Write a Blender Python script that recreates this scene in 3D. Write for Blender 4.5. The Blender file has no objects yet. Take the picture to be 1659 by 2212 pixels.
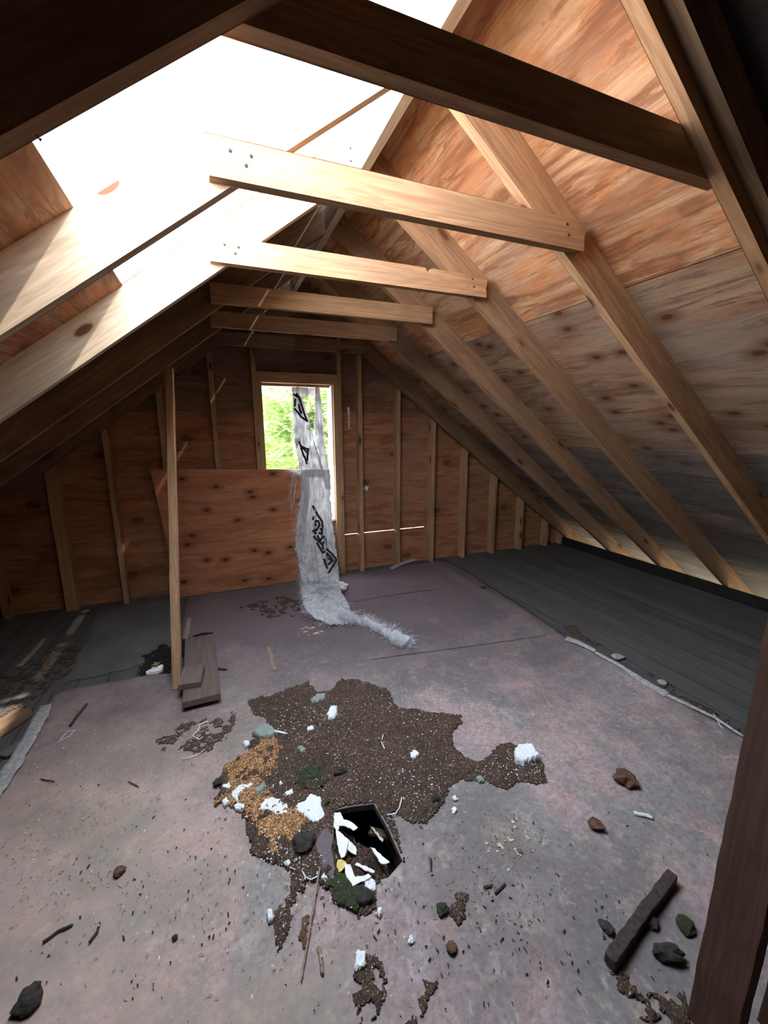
import bpy, math, random
import numpy as np
from mathutils import Matrix, Vector
from mathutils.geometry import tessellate_polygon
C = bpy.context.scene.collection
random.seed(7); rng = np.random.default_rng(11)

# ------------------------------------------------------------------ camera
CAM = np.array([-0.3647, -3.9938, 1.4545]); YAW, PITCH, ROLL, FPX = 0.3826, -0.1978, -0.0044, 896.4
W_, H_ = 1659, 2212
def basis():
    cy, sy, cp, sp = math.cos(YAW), math.sin(YAW), math.cos(PITCH), math.sin(PITCH)
    F = np.array([sy*cp, cy*cp, sp]); R = np.array([cy, -sy, 0.0]); U = np.cross(R, F)
    cr, sr = math.cos(ROLL), math.sin(ROLL)
    return cr*R+sr*U, -sr*R+cr*U, F
RR, UU, FF = basis()
cam = bpy.data.cameras.new('camera'); camo = bpy.data.objects.new('camera', cam); C.objects.link(camo)
cam.sensor_fit = 'HORIZONTAL'; cam.sensor_width = 36; cam.lens = FPX/W_*36; cam.clip_start = 0.02
camo.matrix_world = Matrix(((RR[0], UU[0], -FF[0], CAM[0]), (RR[1], UU[1], -FF[1], CAM[1]), (RR[2], UU[2], -FF[2], CAM[2]), (0, 0, 0, 1)))
bpy.context.scene.camera = camo

# ------------------------------------------------------------------ light and exposure
SKY, SUN, EXPO = 11.0, 5.0, 1.02
w = bpy.data.worlds.new('sky'); bpy.context.scene.world = w; w.use_nodes = True
nt = w.node_tree; nt.nodes.clear()
bg = nt.nodes.new('ShaderNodeBackground'); wo = nt.nodes.new('ShaderNodeOutputWorld')
tcw = nt.nodes.new('ShaderNodeTexCoord'); sepw = nt.nodes.new('ShaderNodeSeparateXYZ'); rmp = nt.nodes.new('ShaderNodeValToRGB')
nt.links.new(tcw.outputs['Generated'], sepw.inputs[0]); nt.links.new(sepw.outputs['Z'], rmp.inputs['Fac'])
rmp.color_ramp.elements[0].position = 0.0; rmp.color_ramp.elements[0].color = (.96, .97, 1.0, 1)
rmp.color_ramp.elements[1].position = 0.75; rmp.color_ramp.elements[1].color = (.72, .84, 1.0, 1)
nt.links.new(rmp.outputs[0], bg.inputs[0]); bg.inputs[1].default_value = SKY
nt.links.new(bg.outputs[0], wo.inputs[0])
sl = bpy.data.lights.new('sun', 'SUN'); sl.energy = SUN; sl.angle = math.radians(0.9); sl.color = (1.0, .95, .88)
so = bpy.data.objects.new('sun', sl); C.objects.link(so)
so.rotation_mode = 'QUATERNION'; so.rotation_quaternion = Vector((-1.0, 0.42, -1.55)).to_track_quat('-Z', 'Y')
vs = bpy.context.scene.view_settings
vs.view_transform = 'Standard'; vs.look = 'None'; vs.gamma = 1; vs.use_curve_mapping = False; vs.exposure = EXPO
bpy.context.scene.cycles.max_bounces = 16; bpy.context.scene.cycles.diffuse_bounces = 10

# ------------------------------------------------------------------ helpers
def ray(u, v): return FF + RR*(u-829.5)/FPX + UU*(1106-v)/FPX
def fl(u, v, z=0.0):
    d = ray(u, v); return CAM + d*((z-CAM[2])/d[2])
def ay(u, v, y):
    d = ray(u, v); return CAM + d*((y-CAM[1])/d[1])
def tag(o, label=None, cat=None, group=None, kind=None):
    if label: o['label'] = label
    if cat: o['category'] = cat
    if group: o['group'] = group
    if kind: o['kind'] = kind
    return o
def mk(name, verts, faces, mat, M=None, parent=None, smooth=False):
    me = bpy.data.meshes.new(name)
    M = M or Matrix.Identity(4)
    Mi = M.inverted()
    me.from_pydata([Mi @ Vector([float(c) for c in v]) for v in verts], [], faces)
    me.validate(); me.update()
    o = bpy.data.objects.new(name, me); C.objects.link(o)
    if parent is not None:
        o.parent = parent; o.matrix_parent_inverse = Matrix.Identity(4)
        o.matrix_basis = parent.matrix_world.inverted() @ M if False else parent.matrix_basis.inverted() @ M
    else: o.matrix_basis = M
    if isinstance(mat, (list, tuple)):
        for m in mat: me.materials.append(m)
    else: me.materials.append(mat)
    if smooth:
        for p in me.polygons: p.use_smooth = True
    return o
def empty(name, loc):
    o = bpy.data.objects.new(name, None); C.objects.link(o); o.matrix_basis = Matrix.Translation(Vector([float(c) for c in loc])); o.empty_display_size = .05
    return o
def frame(o, x, yhint):
    x = Vector(x).normalized(); y = Vector(yhint); y = (y - x*y.dot(x)).normalized(); z = x.cross(y)
    return Matrix(((x.x, y.x, z.x, o[0]), (x.y, y.y, z.y, o[1]), (x.z, y.z, z.z, o[2]), (0, 0, 0, 1)))
def prism(loop, off):
    """loop of 3d points swept by vector off"""
    n = len(loop); a = [Vector(p) for p in loop]; o = Vector(off)
    tr = tessellate_polygon([a]); v = a + [p+o for p in a]
    f = [tuple(t) for t in tr] + [tuple(n+i for i in reversed(t)) for t in tr]
    f += [(i, (i+1) % n, n+(i+1) % n, n+i) for i in range(n)]
    return v, f
def bevel(o, w=.003, seg=2):
    m = o.modifiers.new('bevel', 'BEVEL'); m.width = w; m.segments = seg; m.limit_method = 'ANGLE'; m.angle_limit = math.radians(40); return o
def boxm(name, M, L, wy, hz, mat, parent=None, rough=0.0, nseg=1, seed=0):
    """box, local X along 0..L, Y -wy/2..wy/2, Z -hz/2..hz/2"""
    r = random.Random(seed); vs_ = []; fs = []
    for i in range(nseg+1):
        x = L*i/nseg; jy = (r.random()-.5)*rough; jz = (r.random()-.5)*rough
        for (a, b) in ((-1, -1), (1, -1), (1, 1), (-1, 1)):
            vs_.append(M @ Vector((x, a*wy/2+jy+(r.random()-.5)*rough*.5, b*hz/2+jz+(r.random()-.5)*rough*.5)))
    fs.append((3, 2, 1, 0)); k = 4*nseg; fs.append((k, k+1, k+2, k+3))
    for i in range(nseg):
        a = 4*i
        for j in range(4): fs.append((a+j, a+(j+1) % 4, a+4+(j+1) % 4, a+4+j))
    return mk(name, vs_, fs, mat, M, parent)

# value noise in numpy
_lat = np.random.default_rng(5).random((257, 257))
def vn(x, y):
    xi = np.floor(x).astype(int); yi = np.floor(y).astype(int); fx = x-xi; fy = y-yi
    fx = fx*fx*(3-2*fx); fy = fy*fy*(3-2*fy); xi &= 255; yi &= 255
    return (_lat[xi, yi]*(1-fx)+_lat[xi+1, yi]*fx)*(1-fy)+(_lat[xi, yi+1]*(1-fx)+_lat[xi+1, yi+1]*fx)*fy - .5
def fbm(x, y, o=4):
    s = 0; a = 1.0
    for k in range(o): s = s + a*vn(x*2**k+17*k, y*2**k+31*k); a *= .55
    return s
def sdpoly(px, py, poly):
    d = np.full(px.shape, 1e9); ins = np.zeros(px.shape, bool); n = len(poly)
    for i in range(n):
        ax, ay_ = poly[i]; bx, by = poly[(i+1) % n]
        ex, ey = bx-ax, by-ay_; t = np.clip(((px-ax)*ex+(py-ay_)*ey)/(ex*ex+ey*ey+1e-12), 0, 1)
        d = np.minimum(d, np.hypot(px-ax-t*ex, py-ay_-t*ey))
        c = ((ay_ > py) != (by > py)) & (px < (bx-ax)*(py-ay_)/(by-ay_+1e-12)+ax); ins ^= c
    return np.where(ins, d, -d)
def patch(name, pts, mat, cell=.006, h=.008, edge=.02, efreq=18, ramp=.03, rough=.004, rfreq=60, base=.004, seed=0, holes=0.0, avoid=None, parent=None, world=False, hfun=None, zb=None, grow=0.0):
    """ragged-edged crust lying on the floor. pts are floor points"""
    poly = [tuple(p[:2]) for p in pts] if world else [tuple(fl(u, v)[:2]) for u, v in pts]
    xs = [p[0] for p in poly]; ys = [p[1] for p in poly]; m = edge*1.2
    gx = np.arange(min(xs)-m, max(xs)+m, cell); gy = np.arange(min(ys)-m, max(ys)+m, cell)
    X, Y = np.meshgrid(gx, gy, indexing='ij')
    X = X + (np.random.default_rng(seed).random(X.shape)-.5)*cell*.6; Y = Y + (np.random.default_rng(seed+1).random(Y.shape)-.5)*cell*.6
    f = sdpoly(X, Y, poly) + grow + edge*1.3*fbm(X*efreq+seed*3.1, Y*efreq+seed*1.7)
    if holes: f = np.minimum(f, (fbm(X*efreq*1.3+50, Y*efreq*1.3+9+seed)+holes)*.08)
    if avoid is not None: f = np.minimum(f, -sdpoly(X, Y, avoid))
    hh = h*np.clip(f/ramp, 0, 1)**.6 + rough*fbm(X*rfreq+seed, Y*rfreq)*np.clip(f/ramp*2, 0.15, 1) + rough*.5*(np.random.default_rng(seed+2).random(X.shape)-.5)
    Z = base + np.maximum(hh, .0006)
    if hfun is not None: Z = hfun(X, Y)+np.maximum(hh, 0)
    ok = f > 0; nx, ny = X.shape
    q = ok[:-1, :-1] & ok[1:, :-1] & ok[1:, 1:] & ok[:-1, 1:]
    I, J = np.nonzero(q)
    if len(I) == 0: return None
    used = {}; vv = []; ff = []; ec = {}
    def vid(i, j):
        k = (i, j)
        if k not in used: used[k] = len(vv); vv.append((X[i, j], Y[i, j], Z[i, j]))
        return used[k]
    for i, j in zip(I.tolist(), J.tolist()):
        t = (vid(i, j), vid(i+1, j), vid(i+1, j+1), vid(i, j+1)); ff.append(t)
        for a, b in zip(t, t[1:]+t[:1]): ec[(a, b)] = 1
    bot = {}
    zlow = (base-.0038) if zb is None else zb
    def bid(a):
        if a not in bot: bot[a] = len(vv); vv.append((vv[a][0], vv[a][1], zlow))
        return bot[a]
    for (a, b) in list(ec):
        if (b, a) not in ec: ff.append((b, a, bid(a), bid(b)))
    cx, cy = float(np.mean(xs)), float(np.mean(ys))
    return mk(name, vv, ff, mat, Matrix.Translation((cx, cy, base)) if parent is None else Matrix.Translation((cx, cy, base)), parent, smooth=False)
def tube(pts, r, k=6, closed_ends=True):
    vs_ = []; fs = []; n = len(pts); P = [Vector([float(c) for c in p]) for p in pts]
    for i, p in enumerate(P):
        t = (P[min(i+1, n-1)]-P[max(i-1, 0)]).normalized(); a = t.cross(Vector((0, 0, 1)))
        if a.length < 1e-3: a = Vector((1, 0, 0))
        a.normalize(); b = t.cross(a); ri = r[i] if isinstance(r, (list, tuple)) else r
        for j in range(k):
            th = 2*math.pi*j/k; vs_.append(p + a*math.cos(th)*ri + b*math.sin(th)*ri)
    for i in range(n-1):
        for j in range(k): fs.append((i*k+j, i*k+(j+1) % k, (i+1)*k+(j+1) % k, (i+1)*k+j))
    fs.append(tuple(range(k-1, -1, -1))); fs.append(tuple((n-1)*k+j for j in range(k)))
    return vs_, fs
def merge(parts):
    V, F = [], []
    for v, f in parts:
        o = len(V); V += list(v); F += [tuple(i+o for i in t) for t in f]
    return V, F
def lump(name, c, s, mat, seed, rot=0, n=2, amp=.35, parent=None, jag=False):
    import bmesh
    bm = bmesh.new(); bmesh.ops.create_icosphere(bm, subdivisions=n, radius=1.0)
    r = random.Random(seed); o1, o2, o3 = r.random()*50, r.random()*50, r.random()*50
    vs_ = []
    for v in bm.verts:
        p = v.co.copy(); k = 1+amp*2*(float(fbm(np.array(p.x*1.6+o1), np.array(p.y*1.6+p.z*1.3+o2), 3)))
        p = p*k; p.z = max(p.z, -.75)
        x, y = p.x*s[0], p.y*s[1]
        vs_.append((c[0]+x*math.cos(rot)-y*math.sin(rot), c[1]+x*math.sin(rot)+y*math.cos(rot), c[2]+(p.z+.75)*s[2]))
    fs = [tuple(v.index for v in f.verts) for f in bm.faces]; bm.free()
    return mk(name, vs_, fs, mat, Matrix.Translation((float(c[0]), float(c[1]), float(c[2]))), parent, smooth=not jag)

# ------------------------------------------------------------------ materials
class NT:
    def __init__(s, name, rough=.85, spec=.2):
        s.m = bpy.data.materials.new(name); s.m.use_nodes = True; s.t = s.m.node_tree
        s.b = s.t.nodes['Principled BSDF']; s.b.inputs['Roughness'].default_value = rough; s.b.inputs['Specular IOR Level'].default_value = spec
    def n(s, typ, **kw):
        nd = s.t.nodes.new(typ)
        for k, v in kw.items(): setattr(nd, k, v)
        return nd
    def l(s, a, b): s.t.links.new(a, b)
    def coord(s, scale=(1, 1, 1), rnd=True):
        tc = s.n('ShaderNodeTexCoord'); mp = s.n('ShaderNodeMapping'); mp.inputs['Scale'].default_value = scale
        src = tc.outputs['Object']
        if rnd:
            oi = s.n('ShaderNodeObjectInfo'); m = s.n('ShaderNodeMath', operation='MULTIPLY'); m.inputs[1].default_value = 37.0
            s.l(oi.outputs['Random'], m.inputs[0]); ad = s.n('ShaderNodeVectorMath', operation='ADD'); s.l(src, ad.inputs[0]); s.l(m.outputs[0], ad.inputs[1]); src = ad.outputs[0]
        s.l(src, mp.inputs['Vector']); return mp.outputs[0]
    def noise(s, vec, scale, detail=4, rough=.55, dist=0.0, out='Fac'):
        nd = s.n('ShaderNodeTexNoise'); s.l(vec, nd.inputs['Vector']); nd.inputs['Scale'].default_value = scale
        nd.inputs['Detail'].default_value = detail; nd.inputs['Roughness'].default_value = rough; nd.inputs['Distortion'].default_value = dist
        return nd.outputs[out]
    def ramp(s, fac, stops, interp='LINEAR'):
        r = s.n('ShaderNodeValToRGB'); s.l(fac, r.inputs[0]); r.color_ramp.interpolation = interp; e = r.color_ramp.elements
        while len(e) < len(stops): e.new(.5)
        for i, (p, c) in enumerate(stops):
            e[i].position = p; e[i].color = (c, c, c, 1) if isinstance(c, (int, float)) else (*c, 1)
        return r.outputs[0]
    def mix(s, fac, a, b, typ='MIX'):
        m = s.n('ShaderNodeMix', data_type='RGBA', blend_type=typ)
        for inp, v in ((m.inputs[0], fac), (m.inputs[6], a), (m.inputs[7], b)):
            if isinstance(v, (int, float)): inp.default_value = v if inp == m.inputs[0] else (v, v, v, 1)
            elif isinstance(v, tuple): inp.default_value = (*v, 1)
            else: s.l(v, inp)
        return m.outputs[2]
    def math(s, op, a, b=0.0):
        m = s.n('ShaderNodeMath', operation=op)
        for i, v in enumerate((a, b)):
            if isinstance(v, (int, float)): m.inputs[i].default_value = v
            else: s.l(v, m.inputs[i])
        return m.outputs[0]
    def voro(s, vec, scale, feature='F1', out='Distance', rand=1.0, dim='3D'):
        v = s.n('ShaderNodeTexVoronoi', feature=feature, voronoi_dimensions=dim); s.l(vec, v.inputs['Vector']); v.inputs['Scale'].default_value = scale; v.inputs['Randomness'].default_value = rand
        return v.outputs[out]
    def bump(s, h, strength=.3, dist=.002):
        b = s.n('ShaderNodeBump'); b.inputs['Strength'].default_value = strength; b.inputs['Distance'].default_value = dist; s.l(h, b.inputs['Height']); s.l(b.outputs[0], s.b.inputs['Normal'])
    def out(s, col):
        if isinstance(col, tuple): s.b.inputs['Base Color'].default_value = (*col, 1)
        else: s.l(col, s.b.inputs['Base Color'])
        return s.m
def mul(c, k): return tuple(min(1, x*k) for x in c)

def lumber_mat(name, light, dark, stain=(.12, .09, .07), stain_amt=.45):
    t = NT(name, .8)
    c = t.coord((1, 1, 1)); cg = t.coord((1.2, 14, 14)); cf = t.coord((3, 90, 90)); ck = t.coord((2.6, 7, 7))
    warp = t.noise(cg, .8, 3, .5, 1.2); g = t.math('SINE', t.math('MULTIPLY', warp, 46)); g = t.math('ADD', t.math('MULTIPLY', g, .5), .5)
    fine = t.noise(cf, 1.0, 3)
    base = t.mix(t.math('MULTIPLY', g, .55), light, dark)
    base = t.mix(t.ramp(fine, [(.42, 0), (.7, .5)]), base, mul(dark, .72))
    oi = t.n('ShaderNodeObjectInfo')
    base = t.mix(t.math('MULTIPLY', oi.outputs['Random'], .35), base, mul(light, .62))
    st = t.ramp(t.noise(t.coord((.9, 4, 4)), 1.3, 5, .6), [(.50, 0), (.68, stain_amt)])
    base = t.mix(st, base, stain)
    vd = t.voro(ck, 1.0); k = t.ramp(vd, [(.09, 1), (.13, 0)]); halo = t.ramp(vd, [(.12, .6), (.26, 0)])
    base = t.mix(halo, base, mul(dark, .8)); base = t.mix(k, base, (.12, .045, .022))
    t.bump(t.math('ADD', t.math('MULTIPLY', g, .5), fine), .35, .0015)
    return t.out(base)
def ply_mat(name, light, mid, dark, grey, grey_amt, knots=.5, knot_col=(.10, .035, .02), scale=1.0, contour=20, kd=.8):
    """sliced veneer: contour figure along local X"""
    t = NT(name, .82)
    cg = t.coord((.55*scale, 3.2*scale, 1)); cf = t.coord((2, 110, 1)); cm = t.coord((1, 1, 1)); ck = t.coord((2.2, 3.8, 1))
    n1 = t.noise(cg, 1.3, 4, .55, .9); g = t.math('ADD', t.math('MULTIPLY', t.math('SINE', t.math('MULTIPLY', n1, float(contour))), .5), .5)
    gl = t.math('POWER', g, 5.0)
    n2 = t.noise(t.coord((.8, 2.6, 1)), 2.2, 6, .68, 1.1)
    base = t.mix(t.ramp(n2, [(.44, 0), (.56, 1)]), light, mid)
    base = t.mix(t.math('MULTIPLY', g, .30), base, dark)
    base = t.mix(t.math('MULTIPLY', gl, .55), base, mul(dark, .8))
    g2 = t.ramp(t.noise(t.coord((1.7, 13, 1)), 1.6, 6, .72, .9), [(.53, 0), (.60, .8)]); base = t.mix(g2, base, mul(dark, .95))
    g3 = t.ramp(t.noise(t.coord((2.0, 15, 1)), 1.9, 5, .7, .3), [(.56, 0), (.66, .5)]); base = t.mix(g3, base, mul(light, 1.12))
    fine = t.noise(cf, 1.0, 4, .7)
    base = t.mix(t.ramp(fine, [(.45, 0), (.7, .55)]), base, mul(dark, .8))
    gr = t.ramp(t.noise(t.coord((.8, 1.6, 1)), 1.5, 6, .65, .4), [(.42, 0), (.62, grey_amt)])
    base = t.mix(gr, base, grey)
    vd = t.voro(ck, kd, dim='2D')
    wob = t.math('ADD', vd, t.math('MULTIPLY', t.math('SUBTRACT', t.noise(cm, 24, 2), .5), .05))
    base = t.mix(t.ramp(wob, [(.10, knots), (.26, 0)]), base, mul(mid, .55))
    base = t.mix(t.ramp(wob, [(.055, min(1, knots*1.8)), (.085, 0)]), base, knot_col)
    t.bump(t.math('ADD', g, fine), .3, .0012)
    return t.out(base)
def flat(name, col, rough=.9, nscale=40, var=.3, bump=.3, spec=.15, col2=None):
    t = NT(name, rough, spec); c = t.coord(); n = t.noise(c, nscale, 4, .6)
    t.bump(n, bump, .003)
    return t.out(t.mix(t.ramp(n, [(.3, 0), (.7, 1)]), mul(col, 1-var), col2 or mul(col, 1+var)))
M = {}
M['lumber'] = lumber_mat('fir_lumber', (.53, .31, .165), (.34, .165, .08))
M['lumber_pale'] = lumber_mat('pale_sunlit_fir_lumber', (.66, .52, .38), (.44, .31, .20), stain_amt=.15)
M['lumber_dark'] = lumber_mat('weathered_shaded_lumber', (.30, .18, .10), (.16, .085, .05), (.06, .045, .04), .6)  # dark tone also carries the shade on the far left rafters
M['lumber_mid'] = lumber_mat('brown_lumber', (.40, .235, .13), (.25, .125, .065), stain_amt=.6)
M['lumber_wall'] = lumber_mat('stud_lumber', (.50, .31, .17), (.33, .19, .10), stain_amt=.5)
M['sheath1'] = ply_mat('roof_plywood_orange', (.62, .38, .21), (.53, .22, .09), (.27, .10, .045), (.30, .22, .17), .3, .2, contour=26, kd=.6)
M['sheath2'] = ply_mat('roof_plywood_knotty', (.42, .27, .165), (.34, .18, .10), (.17, .085, .05), (.25, .21, .18), .5, .95, kd=1.25)
M['sheath3'] = ply_mat('roof_plywood_grey', (.29, .22, .17), (.20, .15, .12), (.10, .075, .06), (.12, .11, .10), .8, .3)
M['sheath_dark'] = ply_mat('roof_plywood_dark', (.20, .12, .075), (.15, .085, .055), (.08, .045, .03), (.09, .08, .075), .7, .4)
M['sheath_unlit'] = ply_mat('shade_black_plywood', (.045, .034, .03), (.035, .026, .022), (.02, .015, .013), (.03, .028, .027), .7, .3)  # near-black colour carries the lack of light on the near right bays
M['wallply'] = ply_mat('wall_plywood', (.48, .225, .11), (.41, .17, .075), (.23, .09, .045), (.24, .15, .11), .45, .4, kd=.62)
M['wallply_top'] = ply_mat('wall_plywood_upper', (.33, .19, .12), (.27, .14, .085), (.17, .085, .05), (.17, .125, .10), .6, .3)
M['panel'] = ply_mat('loose_plywood_panel', (.58, .25, .13), (.52, .215, .105), (.38, .14, .065), (.24, .12, .07), .2, .95, kd=1.35)
M['post'] = lumber_mat('dark_red_brown_post', (.105, .052, .035), (.06, .03, .02), (.03, .02, .018), .6)
M['board'] = lumber_mat('grey_weathered_board', (.19, .145, .12), (.12, .085, .07), (.12, .10, .09), .5)
M['soil'] = None
t = NT('rotted_crumbs', .95, .1); c = t.coord(rnd=False); v = t.voro(c, 330, out='Color'); sp = t.n('ShaderNodeSeparateColor'); t.l(v, sp.inputs[0])
big = t.noise(c, 5, 4, .6)
colr = t.ramp(sp.outputs[0], [(0, (.035, .024, .018)), (.5, (.075, .048, .036)), (.88, (.13, .085, .06)), (.97, (.27, .18, .11)), (1, (.6, .55, .48))])
t.bump(t.noise(c, 150, 3), .8, .004)
M['soil'] = t.out(t.mix(t.ramp(big, [(.4, 0), (.7, .5)]), colr, (.045, .03, .024)))
t = NT('orange_rot', .95, .1); c = t.coord(rnd=False); v = t.voro(c, 240, out='Color'); sp = t.n('ShaderNodeSeparateColor'); t.l(v, sp.inputs[0]); t.bump(t.noise(c, 150, 3), .8, .004)
M['rot'] = t.out(t.ramp(sp.outputs[0], [(0, (.10, .042, .022)), (.4, (.25, .12, .05)), (.75, (.42, .23, .10)), (.95, (.58, .40, .22))]))
M['moss'] = flat('moss', (.040, .048, .024), .95, 160, .6, .9)
M['plaster'] = flat('white_plaster', (.82, .83, .82), .9, 120, .12, .6)
M['paper'] = flat('torn_white_paper', (.85, .83, .78), .85, 30, .12, .3)
M['paper_yellow'] = flat('yellow_fibre', (.72, .52, .18), .95, 90, .25, .6)
M['lichen'] = flat('grey_green_lichen', (.28, .32, .28), .95, 140, .35, .8)
M['darklump'] = flat('dark_rotted_wood', (.045, .038, .035), .9, 60, .5, .8)
M['brownlump'] = flat('brown_rotted_wood', (.12, .065, .04), .9, 60, .5, .8)
M['bark'] = flat('bark_stick', (.06, .045, .038), .9, 60, .4, .6)
M['bark_pale'] = flat('dry_stem', (.30, .22, .16), .9, 60, .3, .4)
M['straw'] = flat('straw_litter', (.62, .50, .34), .9, 20, .35, .2)
M['wire'] = flat('white_cord', (.75, .77, .78), .6, 20, .05, .1)
M['black'] = flat('black_print', (.03, .03, .035), .8, 30, .2, .1)
M['nail'] = flat('rusty_nail', (.06, .04, .035), .6, 80, .4, .3)
M['dark'] = flat('dark_void', (.02, .018, .016), .95, 20, .3, .2)
M['lit_liner'] = flat('pale_lit_liner', (.80, .72, .68), .7, 30, .08, .1)  # pale colour stands for outdoor light on the window reveal
M['ground'] = flat('garden_ground', (.19, .165, .115), .95, 4, .3, .2)
M['leafbark'] = flat('tree_bark', (.16, .11, .08), .9, 30, .3, .5)
# felt paper
t = NT('reddish_felt', .8, .25); c = t.coord(rnd=False); cs = t.coord((1, .45, 1), rnd=False)
n1 = t.noise(cs, 2.2, 6, .62, .8); n2 = t.noise(c, 5.5, 5, .6, .5); n3 = t.noise(c, 60, 4, .7); n4 = t.noise(c, 1.3, 5, .6)
col = t.mix(t.ramp(n1, [(.43, 0), (.57, 1)]), (.27, .245, .235), (.42, .30, .29))
col = t.mix(t.ramp(n4, [(.47, 0), (.58, .8)]), col, (.175, .15, .145))
col = t.mix(t.ramp(n2, [(.56, 0), (.70, .65)]), col, (.50, .31, .255))
col = t.mix(t.ramp(t.noise(c, 7.5, 6, .7, .4), [(.57, 0), (.67, .6)]), col, (.46, .39, .28))
col = t.mix(t.ramp(t.noise(t.coord((1.1, 1, 1), rnd=False), 4.2, 6, .65), [(.60, 0), (.72, .55)]), col, (.54, .49, .54))
col = t.mix(t.ramp(t.noise(t.coord((1, 1, 1), rnd=False), 9, 6, .7, 1.0), [(.56, 0), (.64, .5)]), col, (.19, .175, .165))
col = t.mix(t.ramp(t.noise(c, 22, 6, .75, .6), [(.46, 0), (.60, .38)]), col, (.15, .125, .115))
col = t.mix(t.ramp(t.noise(c, 17, 6, .75, .9), [(.55, 0), (.66, .45)]), col, (.55, .46, .38))
col = t.mix(t.ramp(n3, [(.45, .0), (.68, .5)]), col, (.12, .10, .092))
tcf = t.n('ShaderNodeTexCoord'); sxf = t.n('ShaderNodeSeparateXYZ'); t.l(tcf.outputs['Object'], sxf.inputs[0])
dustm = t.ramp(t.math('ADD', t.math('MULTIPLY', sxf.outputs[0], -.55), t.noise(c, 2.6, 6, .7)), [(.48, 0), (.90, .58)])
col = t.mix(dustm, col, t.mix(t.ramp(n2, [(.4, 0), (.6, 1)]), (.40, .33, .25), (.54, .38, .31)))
far_shade = t.ramp(t.math('ADD', t.math('MULTIPLY', t.math('ADD', sxf.outputs[1], 2.2), .4), t.noise(c, 1.7, 5, .7)), [(.40, 0), (.85, .85)]); col = t.mix(far_shade, col, (.125, .092, .098))  # felt colour darkens toward the gable, painting the fall-off of light
sp1 = t.ramp(t.voro(c, 85), [(.08, .8), (.13, 0)]); msk = t.ramp(t.noise(c, 3.4, 4, .6), [(.46, 0), (.62, 1)])
col = t.mix(t.math('MULTIPLY', sp1, msk), col, (.55, .47, .36))
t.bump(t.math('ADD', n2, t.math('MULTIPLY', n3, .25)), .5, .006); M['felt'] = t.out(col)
# grey felt patch
t = NT('charcoal_felt', .9, .15); c = t.coord(rnd=False); n = t.noise(c, 3, 6, .65); t.bump(t.noise(c, 70, 4), .5, .003)
col = t.mix(t.ramp(n, [(.3, 0), (.7, 1)]), (.085, .085, .080), (.15, .15, .14)); M['greyfelt'] = t.out(t.mix(t.ramp(t.voro(c, 60), [(.06, .6), (.1, 0)]), col, (.3, .27, .23)))
# old strip flooring, courses along y
t = NT('dark_strip_flooring', .85, .2); tc = t.n('ShaderNodeTexCoord'); sx = t.n('ShaderNodeSeparateXYZ'); t.l(tc.outputs['Object'], sx.inputs[0])
c = t.coord(rnd=False); wob = t.math('MULTIPLY', t.math('SUBTRACT', t.noise(c, 3, 2), .5), .02)
fr = t.math('FRACT', t.math('DIVIDE', t.math('ADD', sx.outputs[0], wob), .152)); line = t.ramp(fr, [(.0, 1), (.05, 0), (.97, 0), (1, 1)])
cell = t.math('FLOOR', t.math('DIVIDE', sx.outputs[0], .152)); wn = t.n('ShaderNodeTexWhiteNoise', noise_dimensions='1D'); t.l(cell, wn.inputs['W'])
col = t.mix(t.ramp(t.noise(t.coord((4, .8, 1), rnd=False), 2.5, 6, .65), [(.3, 0), (.7, 1)]), (.055, .053, .050), (.105, .100, .094))
col = t.mix(t.math('MULTIPLY', wn.outputs['Value'], .4), col, (.14, .13, .12)); col = t.mix(t.math('MULTIPLY', line, .8), col, (.02, .018, .016))
scr = t.math('MULTIPLY', t.ramp(t.noise(t.coord((30, 1.6, 1), rnd=False), 1.5, 3, .6), [(.67, 0), (.70, 1)]), t.ramp(t.noise(c, 2.3, 3), [(.52, 0), (.6, 1)]))
col = t.mix(t.math('MULTIPLY', scr, .5), col, (.36, .34, .32)); t.bump(t.math('SUBTRACT', t.noise(c, 40, 4), line), .5, .004); M['strip'] = t.out(col)
# woven wrap
t = NT('white_woven_wrap', .7, .3); c = t.coord(rnd=False); cs = t.coord((28, 28, 4), rnd=False)
n = t.noise(cs, 1.4, 6, .75); d = t.noise(c, 7, 5, .7)
col = t.mix(t.ramp(n, [(.38, 0), (.60, 1)]), (.50, .50, .52), (.88, .88, .88)); col = t.mix(t.ramp(d, [(.52, 0), (.66, .7)]), col, (.30, .29, .28))
t.bump(n, .7, .004); M['wrap'] = t.out(col)
tr = t.n('ShaderNodeBsdfTranslucent'); mx = t.n('ShaderNodeMixShader'); mx.inputs[0].default_value = .28; t.l(col, tr.inputs[0])
t.l(t.b.outputs[0], mx.inputs[1]); t.l(tr.outputs[0], mx.inputs[2]); t.l(mx.outputs[0], t.t.nodes['Material Output'].inputs['Surface'])
t = NT('white_fibres', .8, .2); M['fibre'] = t.out((.72, .73, .74))
def leafmat(name, a, b):
    t = NT(name, .6, .3); g = t.n('ShaderNodeNewGeometry'); col = t.ramp(g.outputs['Random Per Island'], [(0, a), (1, b)])
    t.l(col, t.b.inputs['Base Color']); tr = t.n('ShaderNodeBsdfTranslucent'); mx = t.n('ShaderNodeMixShader'); mx.inputs[0].default_value = .45; t.l(col, tr.inputs[0])
    t.l(t.b.outputs[0], mx.inputs[1]); t.l(tr.outputs[0], mx.inputs[2]); t.l(mx.outputs[0], t.t.nodes['Material Output'].inputs['Surface']); return t.m
M['leaf'] = leafmat('sumac_leaves', (.26, .40, .12), (.48, .58, .26)); M['leaf2'] = leafmat('yellowing_leaves', (.50, .50, .22), (.64, .56, .34)); M['leaf3'] = leafmat('deep_green_leaves', (.20, .36, .14), (.36, .50, .24))

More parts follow.
